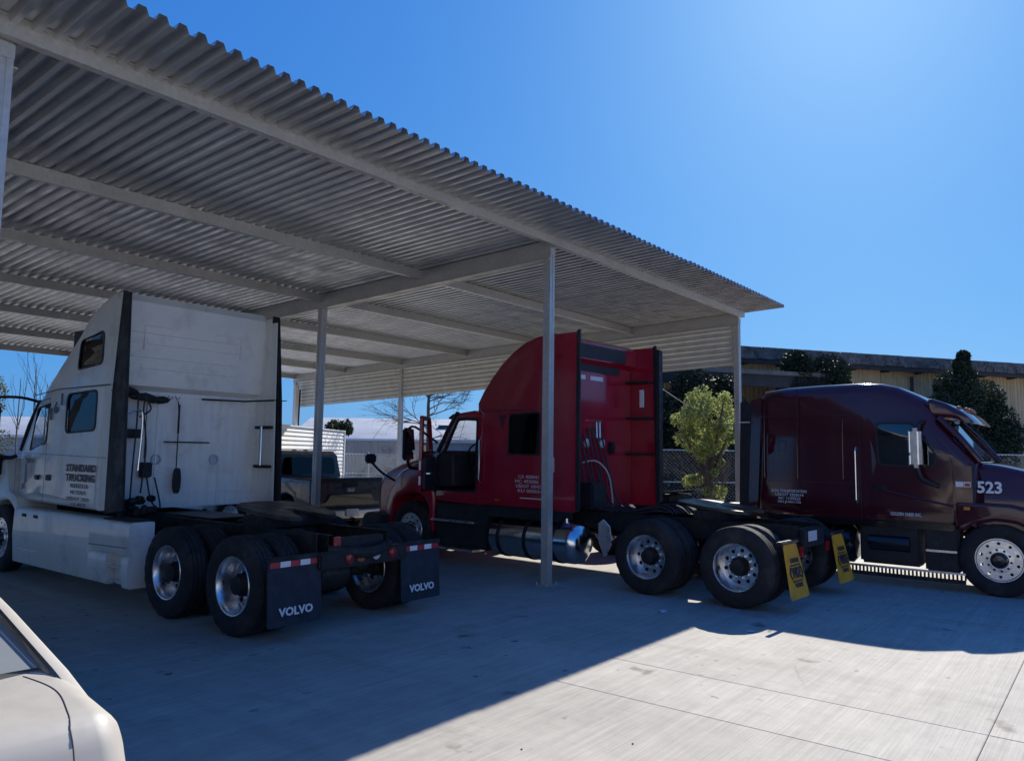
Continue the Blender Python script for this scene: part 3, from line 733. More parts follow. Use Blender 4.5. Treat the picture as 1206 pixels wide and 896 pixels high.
    MB().box(-.395, -.205, 5.972, 5.982, 1.95, 2.11).build('mirror_glass', 'mirror', mr)
    MB().tube([(.22, 5.66, 2.55), (0, 5.85, 2.62), (-.3, 6.02, 2.6), (-.3, 6.04, 2.5)], .022, 8, smooth=4).build('mirror_arm', 'black_plastic', mr)
    MB().tube([(-.3, 6.04, 1.95), (-.26, 6.02, 1.78), (-.05, 6.0, 1.72), (.06, 5.98, 1.75)], .03, 8, smooth=4).build('mirror_arm', 'black_plastic', mr)
    hm = MB().box(-.12, .12, 6.55, 6.66, 1.42, 1.78).build('hood_mirror', 'white_paint', root, .03)
    MB().box(-.10, .10, 6.535, 6.555, 1.45, 1.75).build('mirror_glass', 'glass_dark', hm)
    MB().tube([(0, 6.6, 1.44), (.1, 6.62, 1.25), (.25, 6.64, 1.15)], .02, 8, smooth=3).build('mirror_arm', 'black_plastic', hm)
    done = set(root.children)
    # tail
    for xc in (.33, W-.33):
        fl = mudflap(root, xc, -.62, .64, .80, .17, 'flap_rubber', lean=.06)
        lettering('VOLVO', (xc-.205, -.668, .27), (1, 0, 0), (0, .06, 1), .41, .085, 'letter_white', fl, .035)
    MB().box(.6, 1.84, -.68, -.55, .66, .84).build('tail_bar', 'frame_metal', root, .02)
    for x, mt in ((.98, 'red_lens'), (1.14, 'amber_lens'), (1.36, 'clear_lens'), (1.60, 'red_lens')): lamp(root, x, -.68, .76, .05 if mt != 'clear_lens' else .045, mt)
    MB().box(.83, .93, -.60, -.58, .86, .98).build('reflector', 'red_lens', root, .006)
    MB().tube([(.78, -.55, .84), (1.22, -.72, .80), (1.66, -.55, .84)], .06, 10, smooth=4).build('rear_crossmember', 'frame_metal', root)
    MB().plate([(0, 0), (.5, 0), (.5, .3), (.35, .34), (0, .3)], [], lambda a, b2, d: (.64+d, -.55+a, .72+b2), .012).build('gusset', 'frame_metal', root)
    for ch in root.children:
        if ch not in done: ch.location.y += .13
build_white(wt)

# ------------------------------------------------------------------ red tractor with its driver door open
rd = thing('semi_truck', 'glossy red sleeper semi truck with its driver door hanging open', 'semi truck', (9.34, 3.84, 0), -2.8, 'semi trucks without trailers')
def build_red(root):
    chassis(root, 6.15, -.50, 'dual', 3.0)
    X0, X1 = .05, 2.39
    def D(p):
        k = max(0, min(1, (p.y-3.4)/1.4))*max(0, min(1, (p.z-2.4)/1.2)); c = 1.22
        return Vector((c+(p.x-c)*(1-.30*k-max(0, p.z-1.1)*.015), p.y, p.z))
    win = rpoly([(3.84, 1.88), (3.84, 2.5), (3.22, 2.52), (3.22, 1.88)], .06)
    # sleeper and roof
    out = [(2.98, 1.03), (2.98, 3.36), (2.86, 3.42), (2.86, 3.70), (3.0, 3.77), (3.3, 3.74), (3.62, 3.68), (3.93, 3.56), (4.2, 3.38), (4.42, 3.16), (4.58, 2.92), (4.66, 2.72), (4.62, 2.58), (4.50, 2.52), (4.50, 1.03)]
    MB().shell(out, X0, X1, .06, [win], [], 4, deform=D).build('sleeper_body', 'red_paint', root)
    glass_set(root, win, X0, 'glass_dark', -1, D)
    MB().box(.25, 2.2, 3.1, 4.3, 1.2, 2.9).build('sleeper_lining', 'interior', root)
    # extenders
    for sgn, x in ((-1, X0), (1, X1)):
        MB().plate([(2.50, 1.03), (3.02, 1.03), (3.02, 3.74), (2.52, 3.74)], [], lambda a, b2, d: (x-sgn*(d+.0)-sgn*max(0, b2-1.1)*.018, a, b2), .03).build('side_extender', 'red_paint', root, .008)
        MB().plate([(2.44, 1.06), (2.505, 1.04), (2.525, 3.76), (2.47, 3.78)], [], lambda a, b2, d: (x-sgn*(d-.008)-sgn*max(0, b2-1.1)*.018, a, b2), .05).build('extender_edge', 'black_plastic', root, .008)
    for z in (1.88, 2.5, 3.12):
        MB().box(2.14, 2.34, 2.52, 2.98, z, z+.035).build('extender_strut', 'black_plastic', root, .008)
    MB().box(2.28, 2.44, 2.40, 2.475, 1.1, 3.7).build('extender_edge', 'black_plastic', root, .02)
    # back wall: flush dark plates painting a recess's shade, upper panel, lights
    MB().box(.22, 1.95, 2.846, 2.870, 3.44, 3.66).box(.22, 1.95, 2.972, 2.985, 3.24, 3.36).build('recess_shade', 'interior', root)
    MB().plate(rrect(.28, 1.55, 2.5, 3.22, .05), [], lambda a, b2, d: (a, 2.955+d, b2), .02).build('back_panel', 'red_paint', root, .008)
    for x in (.55, 1.05): MB().box(x, x+.36, 2.945, 2.957, 3.10, 3.17).build('label_plate', 'letter_white', root, .003)
    for x in (.98, 1.42):
        MB().lathe([(0, .075), (-.02, .072), (-.035, .045), (-.038, .001)], (x, 2.975, 2.07), 'y', 20).build('back_light', 'clear_lens', root)
    MB().box(1.02, 1.4, 2.95, 2.975, 2.43, 2.45).build('grab_rail', 'polished', root)
    MB().box(2.12, 2.14, 2.6, 2.68, 2.7, 3.0).build('label_plate', 'letter_white', root, .003)
    MB().box(.98, 1.42, 2.945, 2.97, 2.28, 2.31).build('hose_bracket', 'black_plastic', root)
    for k in range(7):
        x = .62+k*.12
        MB().tube([(x, 2.95, 2.3-.04*(k % 3)), (x+.02, 2.86, 1.9), (x-.03+.05*(k % 2), 2.72, 1.5), (x+.08, 2.62, 1.12), (x+.12, 2.3, 1.02)], .015, 8, smooth=5).build('air_hose', 'cable', root)
    MB().tube([(.75, 2.92, 1.75), (.95, 2.75, 1.78), (1.15, 2.65, 1.55), (1.2, 2.6, 1.05)], .013, 8, smooth=5).build('air_hose', 'hose_clear', root)
    for k in range(2): MB().tube([(1.2+.1*k, 2.94, 2.42), (1.2+.1*k, 2.93, 2.16)], .018, 8).build('gladhand', 'polished', root)
    MB().box(1.6, 1.72, 2.9, 2.97, 1.9, 2.1).build('socket', 'black_plastic', root, .015)
    MB().box(.55, .95, 2.55, 2.9, 1.05, 1.45).build('valve_box', 'black_plastic', root, .03)
    # cab: hollow, door opening on the near side
    cab = [(4.46, 1.03), (4.46, 2.54), (4.7, 2.60), (5.13, 2.56), (5.54, 1.92), (5.95, 1.86), (5.95, 1.03)]
    def DC(p):
        c = 1.22; k = max(0, (p.y-5.0))*.10
        return Vector((c+(p.x-c)*(1-k-max(0, p.z-1.1)*.03), p.y, p.z))
    hole_door = rpoly([(4.56, 1.24), (4.58, 2.46), (5.06, 2.46), (5.40, 1.93), (5.62, 1.80), (5.62, 1.24)], .05)
    hole_far = rpoly([(4.62, 1.92), (4.62, 2.42), (5.06, 2.43), (5.44, 1.92)], .06)
    MB().shell(cab, X0, X1, .05, [hole_door], [hole_far], 3, skip=(3,), deform=DC).build('cab_body', 'red_paint', root)
    for z0, z1, nm in ((1.235, 1.26, 'door_sill'),): MB().box(X0-.01, .3, 4.56, 5.8, z0, z1).build(nm, 'black_plastic', root, .005)
    MB().plate(scaled(hole_door, .02), [scaled(hole_door, -.03)], lambda a, b2, d: DC(Vector((X0-.006+d, a, b2))), .05).build('door_seal', 'black_plastic', root)
    MB().tube([DC(Vector((X0+.03, 5.08, 2.56))), DC(Vector((X0+.03, 5.34, 2.25))), DC(Vector((X0+.03, 5.58, 1.90)))], .055, 8).build('windshield_pillar', 'black_plastic', root)
    MB().add([DC(Vector(p)) for p in ((.12, 5.13, 2.56), (2.32, 5.13, 2.56), (2.32, 5.54, 1.92), (.12, 5.54, 1.92))], [(0, 1, 2, 3)]).build('windshield', 'glass_clear', root)
    MB().poly(hole_far, [], lambda a, b2: DC(Vector((X1-.02, a, b2)))).build('window_glass', 'glass_clear', root)
    MB().box(.12, 2.32, 4.5, 5.85, 1.10, 1.24).build('cab_floor', 'interior', root)
    MB().shell(rpoly([(5.2, 1.3), (5.22, 1.86), (5.4, 1.92), (5.85, 1.9), (5.85, 1.25)], .05), .16, 2.28, .04).build('dashboard', 'interior', root)
    MB().box(2.2, 2.3, 4.5, 5.9, 1.2, 1.9).build('far_door_lining', 'interior', root)
    sw_ = MB(); ring = [(.62+.20*math.cos(t), 5.12-.06*math.sin(t), 1.86+.19*math.sin(t)) for t in [i*math.pi/12 for i in range(25)]]
    sw_.tube(ring, .016, 8, cap=False); sw_ = sw_.build('steering_wheel', 'black_plastic', root)
    MB().tube([(.62, 5.12, 1.86), (.62, 5.4, 1.62)], .03, 8).build('steering_column', 'interior', sw_)
    for x in (.38, 1.5):
        MB().box(x, x+.52, 4.5, 5.0, 1.55, 1.7).box(x, x+.52, 4.45, 4.58, 1.7, 2.3).build('seat', 'interior', root, .05)
    MB().shell(rpoly([(4.55, 2.56), (5.3, 2.56), (5.42, 2.49), (5.36, 2.46), (4.6, 2.48)], .03), .2, 2.24, .03).build('sun_visor', 'black_plastic', root)
    # open door, hinged at the front edge
    dr = bpy.data.objects.new('driver_door', None)
    dout = rpoly([(0, 0.0), (0, .58), (-.22, 1.06), (-.30, 1.24), (-1.04, 1.24), (-1.06, .62), (-1.06, 0)], .05)
    dwin = rpoly([(-.10, .66), (-.35, 1.17), (-.97, 1.17), (-.97, .66)], .05)
    th = R(53); hx, hy, hz = .03, 5.62, 1.24
    def DD(a, b2, d):
        # closed door runs rearwards from hinge; swing outwards by th
        lx, ly = d, a
        return Vector((hx+lx*math.cos(th)+ly*math.sin(th), hy-lx*math.sin(th)+ly*math.cos(th), hz+b2))
    door = MB().plate(dout, [dwin], lambda a, b2, d: DD(a, b2, d-.02), .05).build('driver_door', 'red_paint', root)
    MB().plate(rpoly([(-.06, .04), (-.06, .58), (-1.01, .58), (-1.01, .04)], .05), [], lambda a, b2, d: DD(a, b2, .032+d), .05).build('door_lining', 'interior', door, .015)
    MB().poly(dwin, [], lambda a, b2: DD(a, b2, .0)).build('window_glass', 'glass_clear', door)
    MB().plate(scaled(dwin, .03), [dwin], lambda a, b2, d: DD(a, b2, .03+d), .012).build('window_frame', 'black_plastic', door)
    MB().tube([DD(-.5, .3, .085), DD(-.5, .3, .13), DD(-.9, .3, .13), DD(-.9, .3, .085)], .016, 8).build('door_pull', 'polished', door)
    for z in (.12, .36): MB().add([DD(-1.062, z, -.012), DD(-1.062, z, .02), DD(-1.062, z+.14, .02), DD(-1.062, z+.14, -.012)], [(0, 1, 2, 3)]).build('door_reflector', 'letter_white', door)
    # mirror of the driver door
    mp = [DD(-.16, .55, -.22), DD(-.16, 1.08, -.22)]
    mr = MB().box(-.50, -.30, 5.72, 5.82, 1.74, 2.30).build('side_mirror', 'black_plastic', root, .03)
    for z0, z1 in ((1.92, 2.28), (1.76, 1.89)): MB().add([(-.485, 5.712-.12*(z1-z0), z0), (-.315, 5.712-.12*(z1-z0), z0), (-.315, 5.712, z1), (-.485, 5.712, z1)], [(0, 1, 2, 3)]).build('mirror_glass', 'mirror', mr)
    MB().tube([(-.38, 5.78, 1.78), (-.3, 5.8, 1.62), (.06, 5.85, 1.6)], .03, 8, smooth=3).build('mirror_arm', 'black_plastic', mr)
    MB().tube([(-.38, 5.78, 2.28), (-.25, 5.75, 2.32), (.06, 5.5, 2.05)], .02, 8, smooth=3).build('mirror_arm', 'black_plastic', mr)
    hm = MB().box(-.16, .06, 7.15, 7.27, 1.66, 1.84).build('hood_mirror', 'black_plastic', root, .03)
    MB().tube([(-.02, 7.2, 1.67), (.12, 7.1, 1.5), (.42, 6.95, 1.3)], .022, 8, smooth=4).build('mirror_arm', 'black_plastic', hm)
    # lettering and marks
    L = dict(xdir=(0, -1, 0), ydir=(0, 0, 1), parent=root)
    for k, (tx, y, wd) in enumerate((('CA 430041', 3.62, .42), ('MC 493006', 3.68, .48), ('USDOT 100427', 3.66, .54), ('KU 000654', 3.62, .50))):
        lettering(tx, (X0-.008, y, 1.50-k*.073), width=wd, height=.052, mt='letter_white', **L)
    MB().box(X0-.006, X0+.0, 3.1, 3.58, 1.185, 1.20).build('pin_stripe', 'letter_white', root)
    MB().poly([(4.12, 2.52), (4.02, 2.42), (4.02, 2.30), (3.98, 2.30), (3.97, 2.42), (3.88, 2.55), (3.98, 2.50), (4.0, 2.46), (4.03, 2.48)], [], lambda a, b2: (X0+.012, a, b2)).build('roof_emblem', 'letter_dark', root)
    rv = MB()
    for k in range(26): rv.lathe([(.012, .008), (.004, .006), (.002, .0005)], (X0-.004, 3.06, 1.1+k*.1), 'x', 6)
    for k in range(14): rv.lathe([(.012, .008), (.004, .006), (.002, .0005)], (X0-.002, 3.12+k*.1, 1.10), 'x', 6)
    rv.build('rivets', 'red_paint', root, kind='stuff', merge=False)
    MB().box(X0-.014, X0+.01, 4.02, 4.12, 1.12, 1.16).build('side_marker', 'amber_lens', root, .006)
    MB().tube([(X0-.0, 4.44, 1.4), (X0-.05, 4.44, 1.45), (X0-.05, 4.44, 2.1), (X0+.01, 4.44, 2.15)], .014, 8).build('grab_handle', 'polished', root)
    seam(root, [(4.52, 1.06), (4.52, 2.5)], X0-.002, .010)
    seam(root, [(3.02, 2.56), (4.5, 2.60)], X0+.006, .010)
    seam(root, [(3.02, 1.05), (3.02, 3.7)], X0+.0, .008)
    # fuel tank
    tk = MB().lathe([(2.52, .001), (2.53, .12), (2.56, .22), (2.62, .29), (2.70, .315), (4.24, .315), (4.27, .29), (4.28, .001)], (.36, 0, .545), 'y', 36).build('fuel_tank', 'polished', root)
    for y in (2.95, 3.5, 4.05): MB().lathe([(y-.03, .318), (y-.03, .326), (y+.03, .326), (y+.03, .318)], (.36, 0, .545), 'y', 36).build('tank_strap', 'black_plastic', tk)
    MB().lathe([(-.03, .05), (.05, .05), (.055, .001)], (.3, 2.85, .86), 'z', 14).build('filler_cap', 'polished', tk)
    # steps, box under cab
    MB().box(.12, .62, 4.32, 5.6, .30, 1.02).build('battery_box', 'black_plastic', root, .03)
    for z in (.26, .72):
        MB().box(-.0, .3, 4.55, 5.6, z, z+.03).build('step', 'aluminium', root, .006)
    MB().box(.08, .55, 2.9, 4.4, .86, 1.03).build('under_cab_skirt', 'black_plastic', root, .02)
    # fenders, hood, bumper
    arch = [(5.62, .50), (5.60, 1.18), (5.75, 1.72), (6.1, 1.70), (6.6, 1.52), (6.95, 1.22), (7.1, .85), (7.1, .30), (6.85, .26), (6.80, .62), (6.68, .98), (6.45, 1.10), (6.15, 1.15), (5.88, 1.08), (5.74, .88), (5.70, .5)]
    def DF(p): return Vector((p.x+max(0, p.y-6.4)*.22*(1 if p.x < 1.2 else -1), p.y, p.z))
    MB().shell(rpoly(arch, .08, 3), .07, .66, .09, seg=4, deform=DF).build('fender', 'red_paint', root)
    MB().shell(rpoly(arch, .08, 3), W-.66, W-.07, .09, seg=4, deform=DF).build('fender', 'red_paint', root)
    def DH(p): return Vector((1.22+(p.x-1.22)*(1-max(0, p.y-5.9)*.13), p.y, p.z))
    MB().shell(rpoly([(5.82, 1.05), (5.82, 1.87), (6.4, 1.80), (7.1, 1.66), (7.6, 1.50), (7.8, 1.25), (7.82, .55), (7.3, .5)], .1), .42, W-.42, .16, seg=5, deform=DH).build('hood', 'red_paint', root)
    MB().shell(rpoly([(6.9, .22), (6.9, .78), (7.7, .72), (7.78, .5), (7.7, .24)], .06), .12, W-.12, .2, seg=5).build('bumper', 'black_plastic', root)
    MB().box(.28, .5, 6.92, 7.16, .82, 1.1).build('headlight', 'clear_lens', root, .05)
    # quarter fender bracket ahead of the drive wheels, half fender tail
    MB().plate([(0, 0), (.05, -.02), (.14, .18), (.15, .45), (.06, .52), (-.06, .42), (-.10, .2)], [], lambda a, b2, d: (.30+d, 2.12+a, .42+b2), .02).build('fender_bracket', 'aluminium', root, .004)
    MB().tube([(.28, 2.0, .62), (.8, 2.0, .82)], .025, 8).build('bracket_arm', 'frame_metal', root)
    # tail: yellow wide turn flaps
    for xc in (.36, W-.36):
        fl = mudflap(root, xc, -.57, .58, .82, .18, 'yellow_flap', lean=.2, tape=False, top=.20)
        def F(a, c): return Vector((xc+a, -.580-.2*(.82-c), c))
        for tx, z, wd, ht in (('CAUTION', .60, .26, .055), ('WIDE', .42, .27, .13), ('TURNS', .31, .24, .055)):
            o = F(-wd/2+.01, z); lettering(tx, o, (1, 0, 0), (0, .2, 1), wd, ht, 'letter_dark', fl, .03)
        for z in (.57, .385):
            a, b2 = F(-.15, z), F(.16, z); MB().bar(a, b2, .004, .018).build('printed_rule', 'letter_dark', fl)
        for sx in (-1, 1):
            a, b2, c2 = F(sx*.155, .55), F(sx*.19, .48), F(sx*.155, .41); MB().bar(a, b2, .018, .004).bar(b2, c2, .018, .004).build('printed_arrow', 'letter_dark', fl)
        MB().box(xc-.22, xc+.22, -.58, -.53, .83, .85).build('flap_clamp', 'polished', fl, .004)
    MB().box(.84, 1.6, -.56, -.50, .72, .95).build('tail_bar', 'frame_metal', root, .02)
    for x, mt in ((.75, 'red_lens'), (1.7, 'red_lens')): MB().box(x-.06, x+.06, -.58, -.55, .62, .76).build('tail_lamp', mt, root, .01)
    MB().box(1.0, 1.3, -.57, -.565, .80, .93).build('number_plate', 'plate', root)
    for k in range(6):
        x = .9+.1*k; MB().tube([(x, 2.1, 1.03), (x+.05, 1.6, 1.12+.03*(k % 2)), (x, 1.35, 1.03)], .018, 6, smooth=4).build('frame_hose', 'cable', root)
    for x0 in (.12, W-.62):
        pr = [(1.30+.60*math.cos(t), TR+.60*math.sin(t)) for t in [R(a) for a in range(70, 171, 10)]]
build_red(rd)
#SECTION3
# ------------------------------------------------------------------ dark maroon tractor numbered 523, facing the other way
dk = thing('semi_truck', 'dark maroon mid-roof semi truck numbered 523 facing right', 'semi truck', (15.04, 7.7, 0), 180, 'semi trucks without trailers')
def build_dark(root):
    chassis(root, 6.33, -.6, 'dual', 2.98)
    X0, X1 = .05, 2.42
    def D(p):
        c = 1.235; k = max(0, p.z-1.9)**2*.055+max(0, p.z-1.0)*.010+max(0, p.y-4.5)**2*max(0, p.z-2.1)*.10+max(0, 1.15-p.z)**2*.25
        return Vector((c+(p.x-c)*(1-k), p.y, p.z))
    out = [(2.86, .86), (2.93, 1.6), (2.96, 2.86), (3.02, 2.99), (3.4, 3.04), (3.9, 3.06), (4.5, 3.07), (4.85, 3.05), (5.08, 2.99), (5.35, 2.85), (5.58, 2.70), (5.64, 2.42), (6.12, 1.86), (6.12, .97), (4.6, .86)]
    dw = rpoly([(4.84, 1.80), (4.80, 2.42), (5.28, 2.42), (5.60, 1.93), (5.56, 1.79)], .07)
    MB().shell(out, X0, X1, .17, [dw], [dw], 7, skip=(11,), deform=D).build('cab_body', 'maroon_paint', root)
    # door panel, slightly proud, with its own edge
    do = rpoly([(4.66, .98), (4.66, 2.53), (5.36, 2.53), (5.80, 1.86), (5.80, .98)], .05)
    door = MB().gridpoly(do, [dw], lambda a, b2: D(Vector((X1+.005, a, b2)))).build('passenger_door', 'maroon_paint', root)
    sl_ = MB().plate(scaled(do, .012), [scaled(do, -.002)], lambda a, b2, d: D(Vector((X1+.0015-d*.2, a, b2))), .004).build('door_seal', 'interior', root)
    glass_set(root, dw, X1+.004, 'glass_sky', 1, D); glass_set(root, dw, X0, 'glass_sky', -1, D)
    MB().box(X1+.002, X1+.03, 4.74, 4.92, 1.42, 1.48).build('door_handle', 'black_gloss', root, .012)
    # crease on the lower door: long swept bulge
    sw2 = [(4.80, 1.50), (4.86, 1.42), (5.1, 1.36), (5.5, 1.28), (5.8, 1.22)]
    MB().tube([D(Vector((X1-.004, a, b2))) for a, b2 in sw2], .02, 8, smooth=5).build('door_crease', 'maroon_paint', root)
    # sleeper panel seams, luggage hatch
    seam(root, [(3.62, .92), (3.62, 2.98)], X1+.002, .02, 1, mt='maroon_paint', name='panel_moulding')
    for y in (3.06, 3.60, 4.3):
        MB().tube([D(Vector((X1+.0, y, z))) for z in (1.55, 1.9, 2.2, 2.5)], .012, 8).build('panel_moulding', 'maroon_paint', root)
    seam(root, [(4.56, .95), (4.56, 2.56), (3.0, 2.56)], X1-.004, .008, 1)
    seam(root, [(3.0, 1.50), (4.55, 1.50)], X1-.001, .006, 1)
    MB().tube([(X1+.004, 4.50, 1.2), (X1+.05, 4.50, 1.25), (X1+.05, 4.50, 2.0), (X1+.0, 4.50, 2.05)], .014, 8).build('grab_handle', 'polished', root)
    hat = rrect(3.10, 3.66, 1.62, 2.30, .04)
    MB().plate(hat, [scaled(hat, -.03)], lambda a, b2, d: D(Vector((X1+.008-d, a, b2))), .012).build('hatch_frame', 'maroon_paint', root, .004)
    MB().plate(rrect(3.30, 3.42, 1.98, 2.16, .02), [rrect(3.312, 3.408, 1.992, 2.148, .015)], lambda a, b2, d: D(Vector((X1+.012-d, a, b2))), .012).build('hatch_latch', 'black_gloss', root)
    # extender at the back
    for sgn, x in ((1, X1), (-1, X0)):
        MB().plate(rpoly([(2.74, .90), (2.92, .9), (3.0, 2.9), (2.80, 2.84)], .04), [], lambda a, b2, d: D(Vector((x-sgn*(.03+d), a, b2))), .04).build('side_extender', 'maroon_paint', root, .01)
        MB().plate([(2.60, .88), (2.765, .9), (2.82, 2.78), (2.62, 2.82)], [], lambda a, b2, d: D(Vector((x-sgn*(.02+d), a, b2))), .05).build('extender_edge', 'black_plastic', root, .01)
    MB().box(X1-.02, X1+.0, 2.60, 2.82, 2.46, 2.475).build('extender_strip', 'letter_white', root)
    # windshield, pillars, visor
    MB().add([D(Vector(p)) for p in ((.2, 5.66, 2.46), (2.27, 5.66, 2.46), (2.30, 6.15, 1.86), (.17, 6.15, 1.86))], [(0, 1, 2, 3)]).build('windshield', 'glass_sky', root)
    for x in (.12, 2.34):
        MB().tube([D(Vector((x, 5.62, 2.5))), D(Vector((x, 5.9, 2.2))), D(Vector((x, 6.15, 1.86)))], .05, 10).build('windshield_pillar', 'maroon_paint', root)
    MB().tube([(1.6, 6.16, 1.90), (2.1, 6.08, 1.97)], .01, 6).build('wiper', 'black_plastic', root)
    def DV(p): return Vector((1.235+(p.x-1.235)*(1-max(0, p.y-5.5)*.12), p.y+.12*(1-((p.x-1.235)/1.1)**2), p.z))
    MB().shell(rpoly([(5.40, 2.70), (5.50, 2.80), (5.70, 2.72), (5.92, 2.58), (6.06, 2.42), (5.98, 2.42), (5.78, 2.50), (5.5, 2.52)], .04, 3), .18, 2.29, .07, seg=4, deform=DV).build('sun_visor', 'maroon_paint', root)
    for x in (.5, .95, 1.235, 1.52, 1.97):
        MB().lathe([(.012, .001), (.006, .03), (-.04, .04)], (x, 5.80+.10*(1-((x-1.235)/1.1)**2), 2.675), 'z', 12).build('roof_marker', 'amber_lens', root)
    MB().box(.3, 2.17, 5.0, 6.05, .98, 1.2).build('cab_floor', 'interior', root)
    MB().box(.3, 2.17, 5.75, 6.08, 1.2, 1.84).build('dashboard', 'interior', root, .05)
    for x in (.5, 1.55): MB().box(x, x+.5, 4.75, 5.2, 1.45, 1.6).box(x, x+.5, 4.7, 4.82, 1.6, 2.25).build('seat', 'interior', root, .04)
    MB().box(.2, 2.27, 4.5, 4.56, 1.0, 2.9).build('sleeper_curtain', 'interior', root)
    # mirror in front of the door window
    mr = MB().box(2.52, 2.70, 5.30, 5.46, 1.76, 2.34).build('side_mirror', 'polished', root, .05)
    MB().box(2.535, 2.685, 5.288, 5.302, 1.98, 2.31).build('mirror_glass', 'mirror', mr)
    MB().box(2.535, 2.685, 5.288, 5.302, 1.79, 1.94).build('mirror_glass', 'mirror', mr)
    MB().tube([(2.6, 5.38, 1.78), (2.58, 5.44, 1.60), (2.42, 5.62, 1.5)], .035, 8, smooth=3).build('mirror_arm', 'black_plastic', mr)
    MB().tube([(2.6, 5.38, 2.32), (2.5, 5.42, 2.42), (2.35, 5.46, 2.44)], .025, 8, smooth=3).build('mirror_arm', 'black_plastic', mr)
    # hood and fender
    hood_o = rpoly([(6.02, .92), (6.02, 1.86), (6.35, 1.82), (7.0, 1.66), (7.6, 1.42), (7.95, 1.15), (8.02, .75), (7.9, .62)], .09, 3)
    def DH(p):
        c = 1.235; k = max(0, p.y-6.1)*.085+max(0, p.z-1.35)*.28
        return Vector((c+(p.x-c)*(1-k), p.y, p.z))
    MB().shell(hood_o, .08, 2.39, .10, seg=5, deform=DH).build('hood', 'maroon_paint', root)
    arch = [(5.82, .90), (5.82, 1.30), (6.5, 1.28), (7.0, 1.15), (7.4, .9), (7.5, .60), (7.5, .3), (7.0, .3), (6.94, .62), (6.78, .90), (6.55, 1.02), (6.3, 1.04), (6.05, .98), (5.92, .86)]
    for x0, x1 in ((.03, .45), (1.99, 2.44)):
        MB().shell(rpoly(arch, .05, 3), x0, x1, .05, seg=4).build('fender', 'maroon_paint', root)
    MB().shell(rpoly([(7.45, .28), (7.45, .62), (8.0, .66), (8.1, .45), (8.0, .26)], .05), .06, 2.41, .2, seg=5).build('bumper', 'maroon_paint', root)
    # cowl strip with stickers and badge between door and hood
    MB().box(2.3, X1+.006, 5.82, 6.06, .95, 1.80).build('cowl_panel', 'maroon_paint', root, .015)
    seam(root, [(6.06, .95), (6.06, 1.85)], X1+.006, .03, 1)
    MB().box(X1+.006, X1+.012, 5.84, 5.935, 1.50, 1.575).build('sticker', 'letter_white', root)
    MB().box(X1+.006, X1+.012, 5.94, 6.03, 1.50, 1.575).build('sticker', 'plate', root)
    MB().box(X1+.012, X1+.014, 5.955, 6.02, 1.51, 1.555).build('sticker_print', 'tape_red', root)
    MB().box(X1+.006, X1+.03, 5.92, 6.02, 1.165, 1.235).build('marker_lamp', 'amber_lens', root, .01)
    L = dict(xdir=(0, 1, 0), ydir=(0, 0, 1), parent=root)
    lettering('523', D(Vector((2.40, 6.10, 1.42))), width=.30, height=.17, mt='letter_white', bold=.03, **L)
    for k, (tx, y, wd) in enumerate((('GURU TRANSPORTATION', 3.17, .57), ('USDOT 3203614', 3.24, .45), ('MC 1109553', 3.29, .35), ('VIN JH061136', 3.27, .38))):
        lettering(tx, (X1+.008, y, 1.32-k*.06), width=wd, height=.045, mt='letter_white', bold=.012, **L)
    lettering('GOLDEN SABER INC.', (X1+.012, 4.97, 1.045), width=.42, height=.05, mt='letter_white', bold=.012, **L)
    # under the cab: tank, boxes, steps, sunlit perforated step edge
    tk = MB().lathe([(3.0, .001), (3.02, .22), (3.1, .30), (4.35, .30), (4.42, .22), (4.44, .001)], (2.08, 0, .56), 'y', 30).build('fuel_tank', 'black_gloss', root)
    for y in (3.3, 4.1): MB().lathe([(y-.03, .302), (y-.03, .31), (y+.03, .31), (y+.03, .302)], (2.08, 0, .56), 'y', 30).build('tank_strap', 'frame_metal', tk)
    MB().box(1.9, 2.34, 4.5, 5.35, .30, .90).build('battery_box', 'black_plastic', root, .04)
    MB().lathe([(4.62, .001), (4.64, .12), (5.2, .12), (5.22, .001)], (2.3, 0, .62), 'y', 20).build('air_tank', 'black_gloss', root)
    MB().box(1.95, 2.36, 5.4, 5.85, .26, .95).build('step_box', 'black_plastic', root, .03)
    MB().box(2.2, 2.4, 5.42, 5.82, .55, .58).build('step', 'aluminium', root, .006)
    stp = MB().box(2.40, 2.43, 4.34, 5.92, .255, .285).build('step_rail', 'aluminium', root, .003)
    MB().box(2.40, 2.43, 4.34, 5.92, .13, .185).build('lower_rail', 'frame_metal', stp, .003)
    for k in range(31): MB().box(2.402, 2.428, 4.345+k*.052, 4.345+k*.052+.024, .186, .254).build('step_tooth', 'frame_metal', stp)
    MB().box(2.1, 2.4, 2.95, 5.8, .86, .97).build('sill_skirt', 'black_gloss', root, .02)
    MB().tube([(2.2, 2.0, 1.0), (1.9, 2.6, 1.02), (1.9, 3.2, .95)], .05, 10, smooth=4).build('frame_hose', 'cable', root)
    for xc in (.36, W-.36): mudflap(root, xc, -.76, .6, .8, .2, 'flap_rubber', tape=False)
build_dark(dk)
free_wheels()

